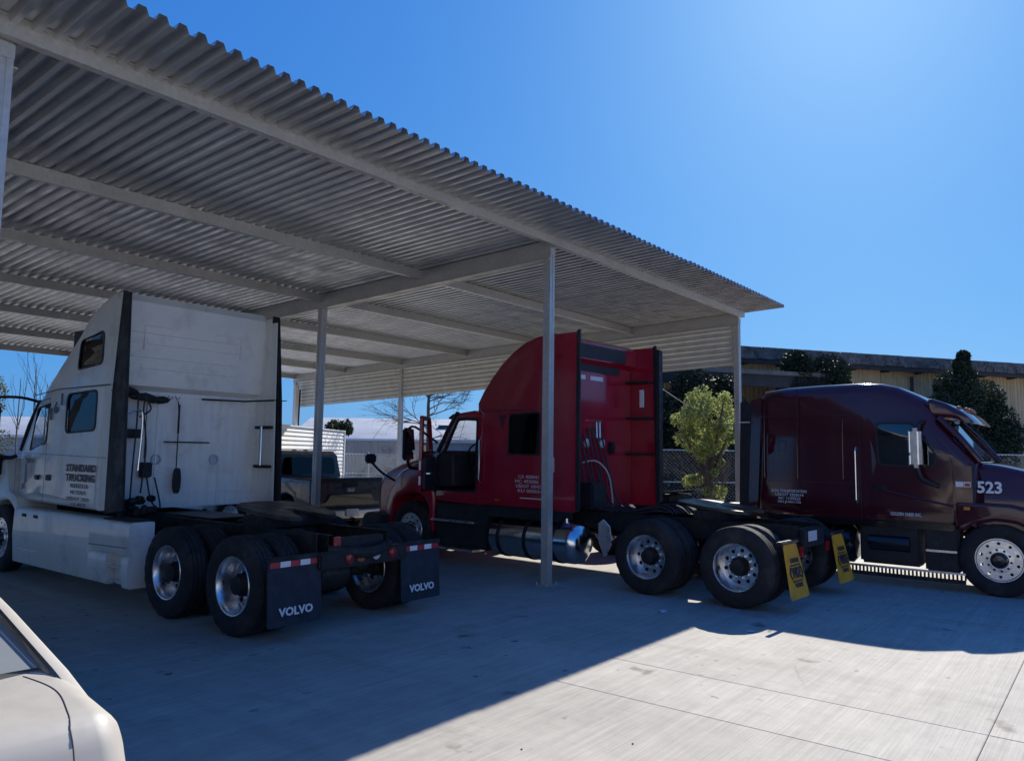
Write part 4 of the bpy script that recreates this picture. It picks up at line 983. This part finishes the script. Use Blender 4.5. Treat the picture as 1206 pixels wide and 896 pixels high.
# ------------------------------------------------------------------ cars
def car_wheel_mesh():
    tp = [(-.1, .2), (-.11, .25), (-.105, .30), (-.085, .325), (.085, .325), (.105, .30), (.11, .25), (.1, .2)]
    w0 = MB().lathe([(-.10, .20), (-.095, .205), (-.06, .19), (-.05, .06), (-.07, .05), (-.07, .001)], (0, 0, 0), 'x', 24).build('wheel', 'aluminium')
    MB().lathe(tp, (0, 0, 0), 'x', 32).build('tyre', 'rubber', w0)
    return w0
CW = car_wheel_mesh()
def sedan(root, paint):
    """local: rear bumper at y=0, nose at y=4.5, x 0..1.76"""
    Wd = 1.76
    low = [(0.10, .25), (.02, .45), (.0, .62), (.04, .80), (.10, .94), (.16, 1.0), (.62, 1.045), (.9, 1.05), (3.0, 1.0), (3.5, .96), (4.2, .80), (4.45, .60), (4.5, .4), (4.4, .22), (3.9, .2), (3.85, .45), (3.7, .62), (3.5, .66), (3.3, .62), (3.15, .45), (3.1, .2),
           (1.25, .2), (1.2, .45), (1.05, .62), (.85, .66), (.65, .62), (.5, .45), (.45, .22)]
    def D(p):
        c = Wd/2; k = max(0, .45-p.y)**2*.55+max(0, p.y-3.7)**2*.25+max(0, p.z-.75)**2*.9
        bow = .10*max(0, 1-((p.x-c)/c)**2)
        return Vector((c+(p.x-c)*(1-k), p.y-(bow if p.y < .3 else 0)+(bow if p.y > 4 else 0), p.z+.04*max(0, 1-((p.x-c)/(c*.9))**2)*(1 if p.z > .7 else 0)))
    m2 = MB().shell(rpoly(low, .05, 3), 0, Wd, .10, seg=5, deform=D)
    # slice the wide top so the bow shows
    body = m2.build('car_body', paint, root)
    # cabin pillars and roof
    top = [(.40, .90), (.58, 1.03), (1.42, 1.36), (1.65, 1.40), (2.5, 1.41), (2.75, 1.37), (3.35, 1.0), (3.5, .9)]
    def DG(p):
        c = Wd/2; return Vector((c+(p.x-c)*(1-max(0, p.z-.98)*.42), p.y, p.z))
    def rib(x, s2, nm='pillar'):
        pass
    for sg, x in ((-1, .07), (1, Wd-.07)):
        # side frame with window holes
        hl1 = rpoly([(1.02, 1.07), (1.47, 1.33), (1.98, 1.365), (1.98, 1.07)], .03); hl2 = rpoly([(2.06, 1.07), (2.06, 1.365), (2.5, 1.36), (3.1, 1.05)], .03)
        MB().plate(top, [hl1, hl2], lambda a, b2, d: DG(Vector((x-sg*d, a, b2))), .05).build('side_frame', paint, root)
        for hl in (hl1, hl2): MB().poly(hl, [], lambda a, b2: DG(Vector((x-sg*.02, a, b2)))).build('side_glass', 'glass_dark', root)
    def strip(y0, z0, y1, z1, nm, mt, i0=.11, off=0., n=8, lift=0):
        vs = []
        for (y, z) in ((y0, z0), (y1, z1)):
            for k in range(n+1):
                t = k/n; p = DG(Vector((i0+(Wd-2*i0)*t, y, z+off))); bow = 1-(2*t-1)**2
                vs.append((p.x, p.y-(.07*bow if y < 1.5 else (-.07*bow if y > 2.6 else 0)), p.z+.025*bow))
        return MB().add(vs, [(k, k+1, n+2+k, n+1+k) for k in range(n)]).build(nm, mt, root)
    strip(1.42, 1.36, 1.65, 1.405, 'roof_rear', paint, .06); rf = strip(1.65, 1.405, 2.72, 1.385, 'roof_panel', paint, .06)
    strip(.66, 1.045, 1.42, 1.36, 'rear_glass', 'glass_dusty', .10, .012); strip(3.34, 1.0, 2.72, 1.385, 'windshield', 'glass_clear', .13)
    for sg in (0, 1):
        def q(y, z, ins): p = DG(Vector((ins if not sg else Wd-ins, y, z))); return p
        m3 = MB(); A = [(.46, .965), (.60, 1.04), (1.0, 1.215), (1.42, 1.37)]
        vs = []
        for y, z in A: vs += [q(y, z, .05), q(y, z+.012, .065), q(y, z+.014, .105)]
        MB().add(vs, [(i*3+k, i*3+k+1, i*3+k+4, i*3+k+3) for i in range(3) for k in range(2)]).build('rear_pillar', paint, root)
        vs = []
        for y, z in A: vs += [q(y, z+.017, .10), q(y, z+.019, .118)]
        MB().add(vs, [(i*2, i*2+1, i*2+3, i*2+2) for i in range(3)]).build('glass_trim', 'black_gloss', root)
    # shelf, seats
    MB().box(.25, Wd-.25, .95, 1.3, .98, 1.02).build('parcel_shelf', 'interior', root)
    MB().box(.3, Wd-.3, 1.35, 1.55, .6, 1.22).build('rear_seat', 'interior', root, .05)
    # trunk gap line on each side: runs from the glass corner back and down the tail
    return body
car = thing('parked_car', 'beige sedan seen from its trunk at the lower left corner', 'car', (-.37, 2.62, 0), 0)
sedan(car, 'beige_paint')
car2 = thing('parked_car', 'white car parked behind the dark pickup tailgate', 'car', (*gpt(-7.7, 20.6), 0), 218.5)
sedan(car2, 'car_white')
for c2 in (car, car2):
    for x, rz in ((.1, 0), (1.66, math.pi)):
        for y in (.85, 3.5): inst(CW, c2, (x, y, .325), (0, 0, rz))

pk = thing('pickup_truck', 'dark grey crew cab pickup parked nose in, tailgate facing us', 'pickup truck', (10.16, 13.5, 0), -7)
def build_pickup(root):
    Wd = 1.92
    low = [(.06, .55), (.02, .62), (.02, 1.25), (.06, 1.28), (1.75, 1.29), (1.76, 1.2), (4.0, 1.16), (4.15, 1.14), (5.3, 1.08), (5.5, .95), (5.55, .5), (5.0, .42), (4.95, .7), (4.75, .86), (4.5, .9), (4.25, .84), (4.1, .66), (4.05, .42), (1.55, .45), (1.5, .7), (1.3, .86), (1.05, .9), (.8, .84), (.65, .66), (.6, .5)]
    MB().shell(low, 0, Wd, .06, seg=4).build('body', 'pickup_paint', root)
    cab = [(1.78, 1.15), (1.82, 1.78), (1.95, 1.87), (3.2, 1.88), (3.45, 1.80), (4.1, 1.16)]
    def D(p):
        c = Wd/2; return Vector((c+(p.x-c)*(1-max(0, p.z-1.15)*.24), p.y, p.z))
    h1 = rpoly([(1.98, 1.24), (1.98, 1.72), (2.6, 1.75), (2.6, 1.24)], .05); h2 = rpoly([(2.7, 1.24), (2.7, 1.75), (3.35, 1.74), (3.85, 1.24)], .05)
    MB().shell(cab, .03, Wd-.03, .08, [h1, h2], [h1, h2], 4, deform=D).build('cab', 'pickup_paint', root)
    for sg, x in ((-1, .03), (1, Wd-.03)):
        for h in (h1, h2): MB().poly(h, [], lambda a, b2: D(Vector((x-sg*.01, a, b2)))).build('side_glass', 'glass_dark', root)
    MB().plate(rrect(.22, Wd-.22, 1.32, 1.72, .08), [], lambda a, b2, d: (.96+(a-.96)*(1-(b2-1.15)*.2), 1.768+(b2-1.15)*.06-d, b2), .006).build('rear_glass', 'glass_dark', root)
    # tailgate with relief
    tg = MB().plate(rrect(.16, Wd-.16, .66, 1.25, .03), [], lambda a, b2, d: (a, -.015+d, b2), .03).build('tailgate', 'pickup_paint', root, .008)
    MB().shell(rpoly([(-.05, 1.18), (.0, 1.27), (.06, 1.30), (.06, 1.2)], .02), .1, Wd-.1, .02, seg=2).build('spoiler_lip', 'black_plastic', tg)
    MB().plate(rpoly([(.34, .78), (.44, .94), (Wd-.44, .94), (Wd-.34, .78), (Wd-.2, .76), (Wd-.2, .70), (.2, .70), (.2, .76)], .02), [], lambda a, b2, d: (a, -.034-.16*(b2-.70)+d, b2), .03).build('tailgate_relief', 'pickup_paint', tg, .012)
    em = MB().lathe([(0, .11), (-.012, .105), (-.014, .09), (-.012, .001)], (0, 0, 0), 'y', 28).build('emblem', 'emblem_blue', tg)
    em.scale = (1, 1, .42); em.location = (Wd/2, -.018, 1.03)
    rg = MB().lathe([(0, .118), (-.018, .114), (-.018, .10), (-.01, .098)], (0, 0, 0), 'y', 28).build('emblem_ring', 'polished', em)
    tx = lettering('Ford', (-.075, -.019, -.075), (1, 0, 0), (0, 0, 1), .15, .15, 'letter_white', em, .02, shear=.3)
    MB().box(Wd/2-.2, Wd/2+.2, -.03, -.012, 1.10, 1.17).build('tailgate_handle', 'black_gloss', tg, .01)
    for x in (.02, Wd-.17):
        tl = MB().box(x, x+.15, -.02, .08, .78, 1.22).build('tail_lamp', 'red_lens', root, .015)
        MB().box(x+.03, x+.12, -.028, -.018, .88, .98).build('reverse_lens', 'clear_lens', tl, .004)
    bp = MB().shell(rpoly([(-.16, .42), (-.18, .60), (.05, .62), (.05, .42)], .03), .02, Wd-.02, .06, seg=3).build('rear_bumper', 'steel_rim', root)
    pl = MB().box(Wd/2-.2, Wd/2+.12, -.20, -.188, .47, .63).build('number_plate', 'plate', bp, .004)
    MB().box(.2, Wd-.2, .1, .6, .34, .5).build('spare_wheel_well', 'frame_metal', root, .05)
    MB().tube([(Wd/2, -.3, .40), (Wd/2, .2, .42)], .035, 8).build('tow_hitch', 'frame_metal', root)
    for k in range(3): MB().box(.62+k*.3, .72+k*.3, 1.98, 2.06, 1.88, 1.905).build('roof_marker', 'black_plastic', root, .008)
    MB().box(.3, Wd-.3, 2.2, 3.4, .7, 1.5).build('seats', 'interior', root, .1)
    for x, rz in ((.12, 0), (Wd-.12, math.pi)):
        for y in (1.05, 4.5):
            o = inst(CW, root, (x, y, .40), (0, 0, rz)); o.scale = (1.15, 1.23, 1.23)
build_pickup(pk)
for ch in list(CW.children): bpy.data.objects.remove(ch)
bpy.data.objects.remove(CW)
# trunk lid edge, crease and pillar trims of the beige sedan
from mathutils.bvhtree import BVHTree
def car_trunk(root):
    body = [c for c in root.children if c.name.startswith('car_body')][0]
    bv = BVHTree.FromPolygons([v.co for v in body.data.vertices], [tuple(p.vertices) for p in body.data.polygons])
    for sg in (1, -1):
        P = []
        for k in range(70):
            u = k/69; a = R(70+120*u); x = .66+.05*math.sin(math.pi*min(1, u*1.6)) - .05*u
            c0 = Vector((.88+sg*x, .50-.02*u, .72)); d0 = Vector((0, math.cos(a), math.sin(a)))
            h = bv.ray_cast(c0+d0*3, -d0)
            if h[0]: P.append(h[0])
        Q = [P[0]]
        for p in P[1:]:
            if (p-Q[-1]).length < .25: Q.append(p)
        P = Q
        MB().tube(P, .0026, 6).build('trunk_gap', 'interior', root)
    for x in (.12, 1.35): MB().box(x, x+.28, -.0, .1, .5, .66).build('tail_lamp', 'red_lens', root, .02)
car_trunk(car); car_trunk(car2)

# ------------------------------------------------------------------ small things on the concrete
def scrap(loc, s2, label, mt='paper', nm='paper_scrap', cat='litter'):
    vs = []; n = 4
    for i in range(n+1):
        for j in range(n+1):
            vs.append(((i/n-.5)*s2*1.6, (j/n-.5)*s2, .004+random.uniform(0, .25)*s2*(.4 if (i+j) % 2 else 1)))
    o = MB().add(vs, [(i*(n+1)+j, (i+1)*(n+1)+j, (i+1)*(n+1)+j+1, i*(n+1)+j+1) for i in range(n) for j in range(n)]).build(nm, mt)
    o.location = (*loc, 0); o.rotation_euler = (0, 0, random.uniform(0, 3)); o['label'] = label; o['category'] = cat; o['group'] = 'litter on the concrete'
scrap((8.58, 4.44), .09, 'small white paper scrap on shaded concrete beside the red truck rear wheels')
scrap((8.28, 3.22), .05, 'tiny pale scrap at the edge of the truck shadow')
for i, (x, y, lb) in enumerate(((4.05, 3.1, 'dark pebble lying near the canopy shadow edge, left one'), (4.6, 2.6, 'dark pebble on sunlit concrete near the slab joint'))):
    o = MB().lathe([(-.004, .001), (-.0035, .005), (0, .008), (.0035, .005), (.005, .001)], (0, 0, .004), 'z', 7, wob=lambda i2, k: random.uniform(-.001, .001)).build('pebble', 'pebble')
    o.location = (x, y, 0); o['label'] = lb; o['category'] = 'pebble'; o['group'] = 'pebbles on the concrete'

# ------------------------------------------------------------------ background: vegetation helpers
def leaves(n, place, size, flat=.0):
    m2 = MB()
    for _ in range(n):
        p = place()
        if p is None: continue
        s2 = size*random.uniform(.6, 1.4); d = Vector((random.gauss(0, 1), random.gauss(0, 1), random.gauss(0, 1)+flat)).normalized()
        x = d.orthogonal().normalized(); a = random.uniform(0, 6.3); y = d.cross(x); x, y = x*math.cos(a)+y*math.sin(a), y*math.cos(a)-x*math.sin(a)
        m2.add([p-x*s2, p+y*s2*.5, p+x*s2, p-y*s2*.5], [(0, 1, 2, 3)])
    return m2
def clumps(cs):                        # list of (centre, radius) -> sampler near the surface of the blobs
    def f():
        c, r = random.choice(cs); d = Vector((random.gauss(0, 1), random.gauss(0, 1), random.gauss(0, 1))).normalized()
        return Vector(c)+d*r*(random.random()**.35)
    return f
def branch(mb, p, d, ln, r, depth, spread=.5, up=.15, n=5, kids=3):
    q = p+d*ln; mid = (p+q)/2+Vector((random.gauss(0, 1), random.gauss(0, 1), 0))*ln*.05
    mb.tube([p, mid, q], [r, r*.82, r*.62], n, cap=False)
    if depth == 0: return
    for k in range(kids):
        e = (d+Vector((random.gauss(0, spread), random.gauss(0, spread), random.gauss(up, spread*.6)))).normalized()
        branch(mb, p+d*ln*random.uniform(.45, 1) if k else q, e, ln*random.uniform(.6, .85), r*.58, depth-1, spread, up, max(3, n-1), kids)
def at(r, f, z=0): x, y = gpt(r, f); return Vector((x, y, z))

# ------------------------------------------------------------------ right: long weathered warehouse
wh = thing('warehouse', 'long tan corrugated warehouse with weathered shingle roof edge behind the maroon truck', 'warehouse', (33.8, 13.2, 0), -34.3)
def build_warehouse(root):
    # corrugated wall panels
    def panel(x0, x1, z0, z1, mt):
        n = int((x1-x0)/.22); vs = []
        for k in range(n*4+1):
            x = x0+(x1-x0)*k/(n*4); y = 0 if k % 4 in (0, 1) else -.05
            vs += [(x, y, z0), (x, y, z1)]
        return MB().add(vs, [(2*i, 2*i+2, 2*i+3, 2*i+1) for i in range(n*4)]).build('wall_panel', mt, root, ang=20)
    for k in range(11):
        panel(-6.4+k*2.8, -6.4+(k+1)*2.8-.02, 0, 6.13, 'tan_siding')
    MB().box(-6.4, 24.4, .1, 14, 0, 6.2).build('building_core', 'dark_wood', root)
    for x in (4.35, 9.4, 14.6): MB().box(x-.09, x+.09, -.1, -.055, 0, 5.9).build('wall_post', 'dark_wood', root)
    # eave: soffit and beams
    MB().box(-6.6, 24.6, -.55, .2, 6.14, 6.22).build('soffit', 'soffit', root)
    for k in range(16): MB().box(-6.4+k*2, -6.26+k*2, -.5, .05, 6.02, 6.14).build('rafter', 'dark_wood', root)
    MB().box(-6.6, 24.6, -.62, -.55, 6.06, 6.26).build('fascia_board', 'dark_wood', root)
    # shingle mansard in uneven courses
    m2 = MB(); rng = random.Random(3)
    for c in range(4):
        z = 6.30+c*.12; x = -6.7
        while x < 24.6:
            wd = rng.uniform(.18, .55); j = rng.uniform(-.02, .035); yy = -.66+c*.06
            m2.box(x, x+wd-.02, yy-j-.03, yy-j+.02, z-rng.uniform(0, .05), z+.17); x += wd
    m2.build('shingles', 'shingle', root, kind='stuff', merge=False)
    MB().box(-6.7, 24.6, -.5, 8, 6.2, 6.76).build('roof_deck', 'shingle', root)
    # lower lean-to at the left
    MB().box(-6.4, 2.2, -3.2, -.2, 5.25, 5.42).build('lean_to_roof', 'soffit', root)
    MB().box(-6.4, 2.1, -3.1, -3.0, 4.75, 5.25).build('lean_to_beam', 'dark_wood', root)
    for x in (-6, -2.5, 2.0): MB().box(x-.1, x+.1, -3.1, -2.9, 0, 5.25).build('lean_to_post', 'dark_wood', root)
build_warehouse(wh)
def dark_plant(name, label, cat, base, spans, n, size, mt, trunk=True, group=None):
    t2 = thing(name, label, cat, base, 0, group)
    cr = leaves(n, clumps(spans), size).build('crown' if trunk else 'foliage', mt, t2, merge=False)
    tk = MB(); top = max(c[2]+r*.5 for c, r in spans)
    tk.tube([(0, 0, 0), (.05, .03, top*.4), (.0, -.03, top*.8)], [.16, .12, .05], 8)
    for k in range(6):
        c, r = random.choice(spans); tk.tube([(0, 0, top*.3), Vector(c)*.6+Vector((0, 0, top*.12)), c], [.06, .04, .02], 5)
    tk.build('trunk' if trunk else 'stem', 'bark', t2)
    return t2
wc = lambda x, y: wh.matrix_basis @ Vector((x, y, 0))
def wblob(lst, a=-34.3):
    m3 = Matrix.Rotation(R(a), 4, 'Z'); return [(tuple(m3 @ Vector(c)), r) for c, r in lst]
# big dark cypress in front of the wall
ml = [((x, random.uniform(-.5, .5), z), r) for x, z, r in ((0, 1.2, 1.5), (-1.1, 2.0, 1.2), (1.2, 2.2, 1.2), (-1.2, 3.4, 1.1), (1.3, 3.6, 1.0), (0, 3.2, 1.5), (-.6, 4.5, 1.0), (.8, 4.7, .8), (-.9, 5.2, .7), (-.3, 5.6, .6), (-.5, 6.2, .35), (-.45, 6.6, .25), (-.1, 6.3, .3), (1.6, 2.9, .8), (1.2, 4.2, .8), (-1.8, 2.8, .7), (-1.9, 4.3, .5))]
b0 = wh.location; 
def wpos(x, y):
    m3 = Matrix.Rotation(R(-34.3), 4, 'Z'); v = m3 @ Vector((x, y, 0)); return (b0[0]+v.x, b0[1]+v.y, 0)
dark_plant('cypress_tree', 'tall dark evergreen against the tan wall above the maroon truck hood', 'tree', wpos(10.2, -2.6), wblob([((c[0]*1.15, c[1], c[2]), r*1.12) for c, r in ml]), 30000, .075, 'leaf_dark')
ml = [((x, random.uniform(-.3, .3), z), r) for x, z, r in ((0, 1, 1.2), (-.6, 2.4, 1.0), (.5, 3.4, .9), (-.4, 4.3, .9), (.4, 5.2, .8), (-.5, 5.5, .6), (.9, 4.5, .6), (-1, 3.6, .6))]
dark_plant('dark_shrub', 'tall dark ivy mass on the warehouse wall above the maroon sleeper', 'shrub', wpos(1.5, -2.9), wblob([((c[0]*1.7, c[1], c[2]*1.04), r*1.15) for c, r in ml]), 22000, .075, 'leaf_ivy')
ml = [((x, random.uniform(-.4, .4), z), r) for x, z, r in ((0, 1, 1.5), (-1.5, 1.5, 1.3), (1.4, 1.5, 1.3), (0, 2.8, 1.4), (-1.6, 3.4, 1.1), (1.2, 3.3, 1.1), (-.6, 4.4, .9), (.8, 4.3, .8), (-2.4, 2.4, 1.0), (2.0, 2.6, .8))]
dark_plant('dark_shrub', 'broad black-green hedge behind the chain link fence right of the red truck', 'shrub', wpos(-4.6, -3.8), wblob(ml), 20000, .09, 'leaf_ivy')
# sunlit green bush
bb = at((835-603)/897*21.5, 21.5)
ml = []
while len(ml) < 52:
    p = Vector((random.uniform(-1, 1), random.uniform(-1, 1), random.uniform(-1, 1)))
    if .35 < p.length < 1: ml.append(((p.x*.98, p.y*.95, 2.72+p.z*.92), random.uniform(.14, .30)))
for k in range(9): ml.append(((random.uniform(-.6, .6), random.uniform(-.5, .5), random.uniform(.9, 1.9)), random.uniform(.1, .2)))
bush = dark_plant('green_bush', 'yellow-green leafy bush behind the fence between red and maroon trucks', 'bush', tuple(bb), ml, 13000, .042, 'leaf_bush')
m2 = MB()
for k in range(16): branch(m2, Vector((random.uniform(-.3, .3), random.uniform(-.3, .3), .8)), Vector((random.gauss(0, .4), random.gauss(0, .4), 1)).normalized(), .6, .02, 2, .6, .1, 4, 2)
m2.build('twigs', 'bark_grey', bush, kind='stuff', merge=False)
# guy wire from the canopy end wall to the bush
gw = MB().tube([(ROWS[3]+.03, PY+2.6, zr(PY)-1.15), at((868-603)/897*23, 23, 2.4)], .012, 6).build('guy_wire', 'fence_wire'); gw['label'] = 'thin straight wire slanting down from the canopy end wall'; gw['category'] = 'wire'

# ------------------------------------------------------------------ chain link fences
def chain_fence(name, label, A, B, h, cell, mt='fence_wire', group='chain link fences'):
    A, B = Vector(A), Vector(B); L = (B-A).length; d = (B-A).normalized(); rz = math.degrees(math.atan2(d.y, d.x))
    t2 = thing(name, label, 'fence', tuple(A), rz, group)
    m3 = MB(); r2 = .0055; k = -h
    while k < L:
        for sg in (1, -1):
            x0, z0, x1, z1 = (k, .03, k+h, h) if sg > 0 else (k, h, k+h, .03)
            if x0 < 0: f = (0-x0)/(x1-x0); z0 += (z1-z0)*f; x0 = 0
            if x1 > L: f = (L-x0)/(x1-x0); z1 = z0+(z1-z0)*f; x1 = L
            if x1 > x0: m3.tube([(x0, .004*sg, z0), (x1, .004*sg, z1)], r2, 3, cap=False)
        k += cell
    m3.build('chain_link', mt, t2, kind='stuff', merge=False)
    n = max(1, round(L/2.8))
    for i in range(n+1): MB().tube([(L*i/n, .03, 0), (L*i/n, .03, h+.08)], .035, 8).build('fence_post', 'galvanised', t2)
    for z in (h, h*.52): MB().tube([(0, .03, z), (L, .03, z)], .022, 6).build('fence_rail', 'galvanised', t2)
    return t2
chain_fence('chain_link_fence', 'chain link fence in front of the hedge between the red and maroon trucks', at(3.5, 23.6), at(16.8, 24.6), 2.05, .12)
chain_fence('chain_link_fence', 'low chain link fence seen past the red truck hood mirror', at(-11.2, 33), at(1.4, 33.5), 1.75, .14)
chain_fence('chain_link_fence', 'chain link fence beyond the canopy at far left, behind the white cab', at(-27, 34), at(-12, 33.4), 1.8, .16)

# ------------------------------------------------------------------ left background
sh = thing('storage_shed', 'white horizontal-board shed rising behind the dark pickup cab', 'shed', tuple(at(-7.45, 24.3)), 35)
for k in range(18):
    MB().add([(0, 0, k*.148), (7.7, 0, k*.148), (7.7, .035, k*.148+.146), (0, .035, k*.148+.146)], [(0, 1, 2, 3)]).build('siding_board', 'shed_white', sh)
MB().box(0, 7.7, .04, 4, 0, 2.66).build('shed_core', 'shed_white', sh)
MB().box(-.05, 7.76, -.03, 4.1, 2.67, 2.71).build('roof', 'shed_white', sh)
MB().box(7.66, 7.74, -.03, .04, 0, 2.66).build('corner_board', 'shed_white', sh)
ts = thing('metal_shed', 'rust-streaked pale corrugated metal shed beyond the fence', 'shed', tuple(at(-11.6, 50)), -51.5)
for k in range(4):
    vs = []
    for i in range(25):
        vs += [(k*1.45+1.44*i/24, -.04*(i % 2), 0), (k*1.45+1.44*i/24, -.04*(i % 2), 2.5)]
    MB().add(vs, [(2*i, 2*i+2, 2*i+3, 2*i+1) for i in range(24)]).build('wall_panel', 'shed_tan', ts, ang=20)
MB().box(0, 5.78, .05, 4, 0, 2.45).build('shed_core', 'dark_wood', ts)
MB().box(-.1, 5.9, -.15, 4.1, 2.5, 2.56).build('roof', 'grey_roof', ts)
def gable(name, label, base, rz, ln, dp, eave, ridge, group='far warehouses'):
    t2 = thing(name, label, 'warehouse', base, rz, group)
    MB().box(0, ln, 0, dp, 0, eave).build('wall', 'grey_wall', t2)
    n = 12
    for k in range(n):
        x0, x1 = -.3+(ln+.6)*k/n, -.3+(ln+.6)*(k+1)/n-.03
        MB().add([(x0, -.4, eave), (x1, -.4, eave), (x1, dp/2, ridge), (x0, dp/2, ridge), (x1, dp+.4, eave), (x0, dp+.4, eave)], [(0, 1, 2, 3), (3, 2, 4, 5)]).build('roof_panel', 'grey_roof', t2)
    MB().box(-.3, ln+.3, -.46, -.40, eave-.25, eave+.02).build('gutter', 'shed_white', t2)
    for k in range(4):
        MB().box(ln*(k+.5)/4-.6, ln*(k+.5)/4+.6, -.02, .06, 1.0, 2.4).build('door', 'dark_wood', t2)
    MB().box(ln*.28, ln*.28+1.6, dp*.25, dp*.25+.8, eave+(ridge-eave)*.5, eave+(ridge-eave)*.5+.35).build('roof_vent', 'dark_wood', t2)
    return t2
gable('far_warehouse', 'pale blue-grey warehouse with low gable roof behind the metal shed', tuple(at(-19, 66)), -51.5, 44, 15, 2.9, 5.0)
gable('far_warehouse', 'long grey warehouse roof at far left beyond the white truck cab', tuple(at(-75, 78)), -48, 48, 16, 3.0, 5.2)
# unseen building added to bounce sunlight onto shaded sides; also mirrored in maroon paint
yb = thing('bounce_building', 'long pale stucco building across the yard, mirrored in the maroon truck side', 'building', (-17, 10, 0), -90)
for k in range(10):
    MB().box(k*4+.01, k*4+3.99, 0, .25, 0, 5.2).build('wall_panel', 'shed_white', yb)
MB().box(0, 40, .26, 12, 0, 5.0).build('building_core', 'grey_wall', yb)
MB().box(-.2, 40.2, -.25, 12.2, 5.21, 5.5).build('roof', 'grey_roof', yb)
for k in range(5):
    d_ = MB().box(k*8+1.6, k*8+4.8, -.06, -.002, 0, 3.4).build('roller_door', 'grey_wall', yb)
    for q in range(8): MB().box(k*8+1.65, k*8+4.75, -.085, -.061, .1+q*.41, .1+q*.41+.36).build('door_slat', 'shed_tan', d_)
# round dark tree by the white shed
ml = [((random.uniform(-.5, .7), random.uniform(-.5, .5), random.uniform(2.3, 3.2)), random.uniform(.3, .5)) for k in range(9)]
dark_plant('round_tree', 'small round dark tree rising behind the white shed roof', 'tree', tuple(at(-10.1, 43)), ml, 4000, .09, 'leaf_dark')
# bare tree
bt = thing('bare_tree', 'leafless tree standing behind the open red truck door', 'tree', tuple(at(-3.7, 34)), 0)
m2 = MB(); m2.tube([(0, 0, 0), (.03, .02, 2.4), (.0, .03, 3.9), (.04, 0, 5.6)], [.10, .085, .07, .03], 8); m2.build('trunk', 'bark', bt)
m2 = MB()
for k in range(16):
    a = random.uniform(0, 6.28); z = random.uniform(1.4, 5.2); s2 = .9 if z > 3.5 else 1.15
    branch(m2, Vector((0, .02, z)), Vector((math.cos(a), math.sin(a), random.uniform(.1, .7))).normalized(), s2, .032, 4, .55, .1, 4, 3)
m2.build('branches', 'bark', bt, kind='stuff', merge=False)
# leafy tree at far left, and thin saplings
ml = [((random.uniform(-2.2, 1.6), random.uniform(-1.2, 1.2), random.uniform(1.8, 4.8)), random.uniform(.35, .7)) for k in range(26)]
dark_plant('olive_tree', 'green-brown leafy tree at the left edge of the yard', 'tree', tuple(at(-22.1, 30.5)), ml, 7000, .06, 'leaf_olive')
for i, (r2, h, lb) in enumerate(((-19.7, 4.6, 'thin bare sapling nearest the leafy tree at left'), (-19.25, 5.2, 'tallest thin bare sapling left of the white cab'), (-18.9, 4.4, 'thin leaning bare sapling beside the tallest one'), (-18.4, 4.9, 'thin bare sapling closest to the white truck roof'))):
    sp = thing('bare_sapling', lb, 'sapling', tuple(at(r2, 30.5+i*.3)), 0, 'bare saplings at the left')
    m2 = MB(); m2.tube([(0, 0, 0), (random.uniform(-.1, .1), 0, h*.5), (random.uniform(-.3, .3), 0, h)], [.04, .03, .012], 6); m2.build('trunk', 'bark_grey', sp)
    m2 = MB()
    for k in range(4):
        a = random.uniform(0, 6.28); z = random.uniform(h*.25, h*.75); branch(m2, Vector((0, 0, z)), Vector((math.cos(a)*.35, math.sin(a)*.35, 1)).normalized(), h*.22, .016, 2, .25, .3, 3, 2)
    m2.build('branches', 'bark_grey', sp, kind='stuff', merge=False)
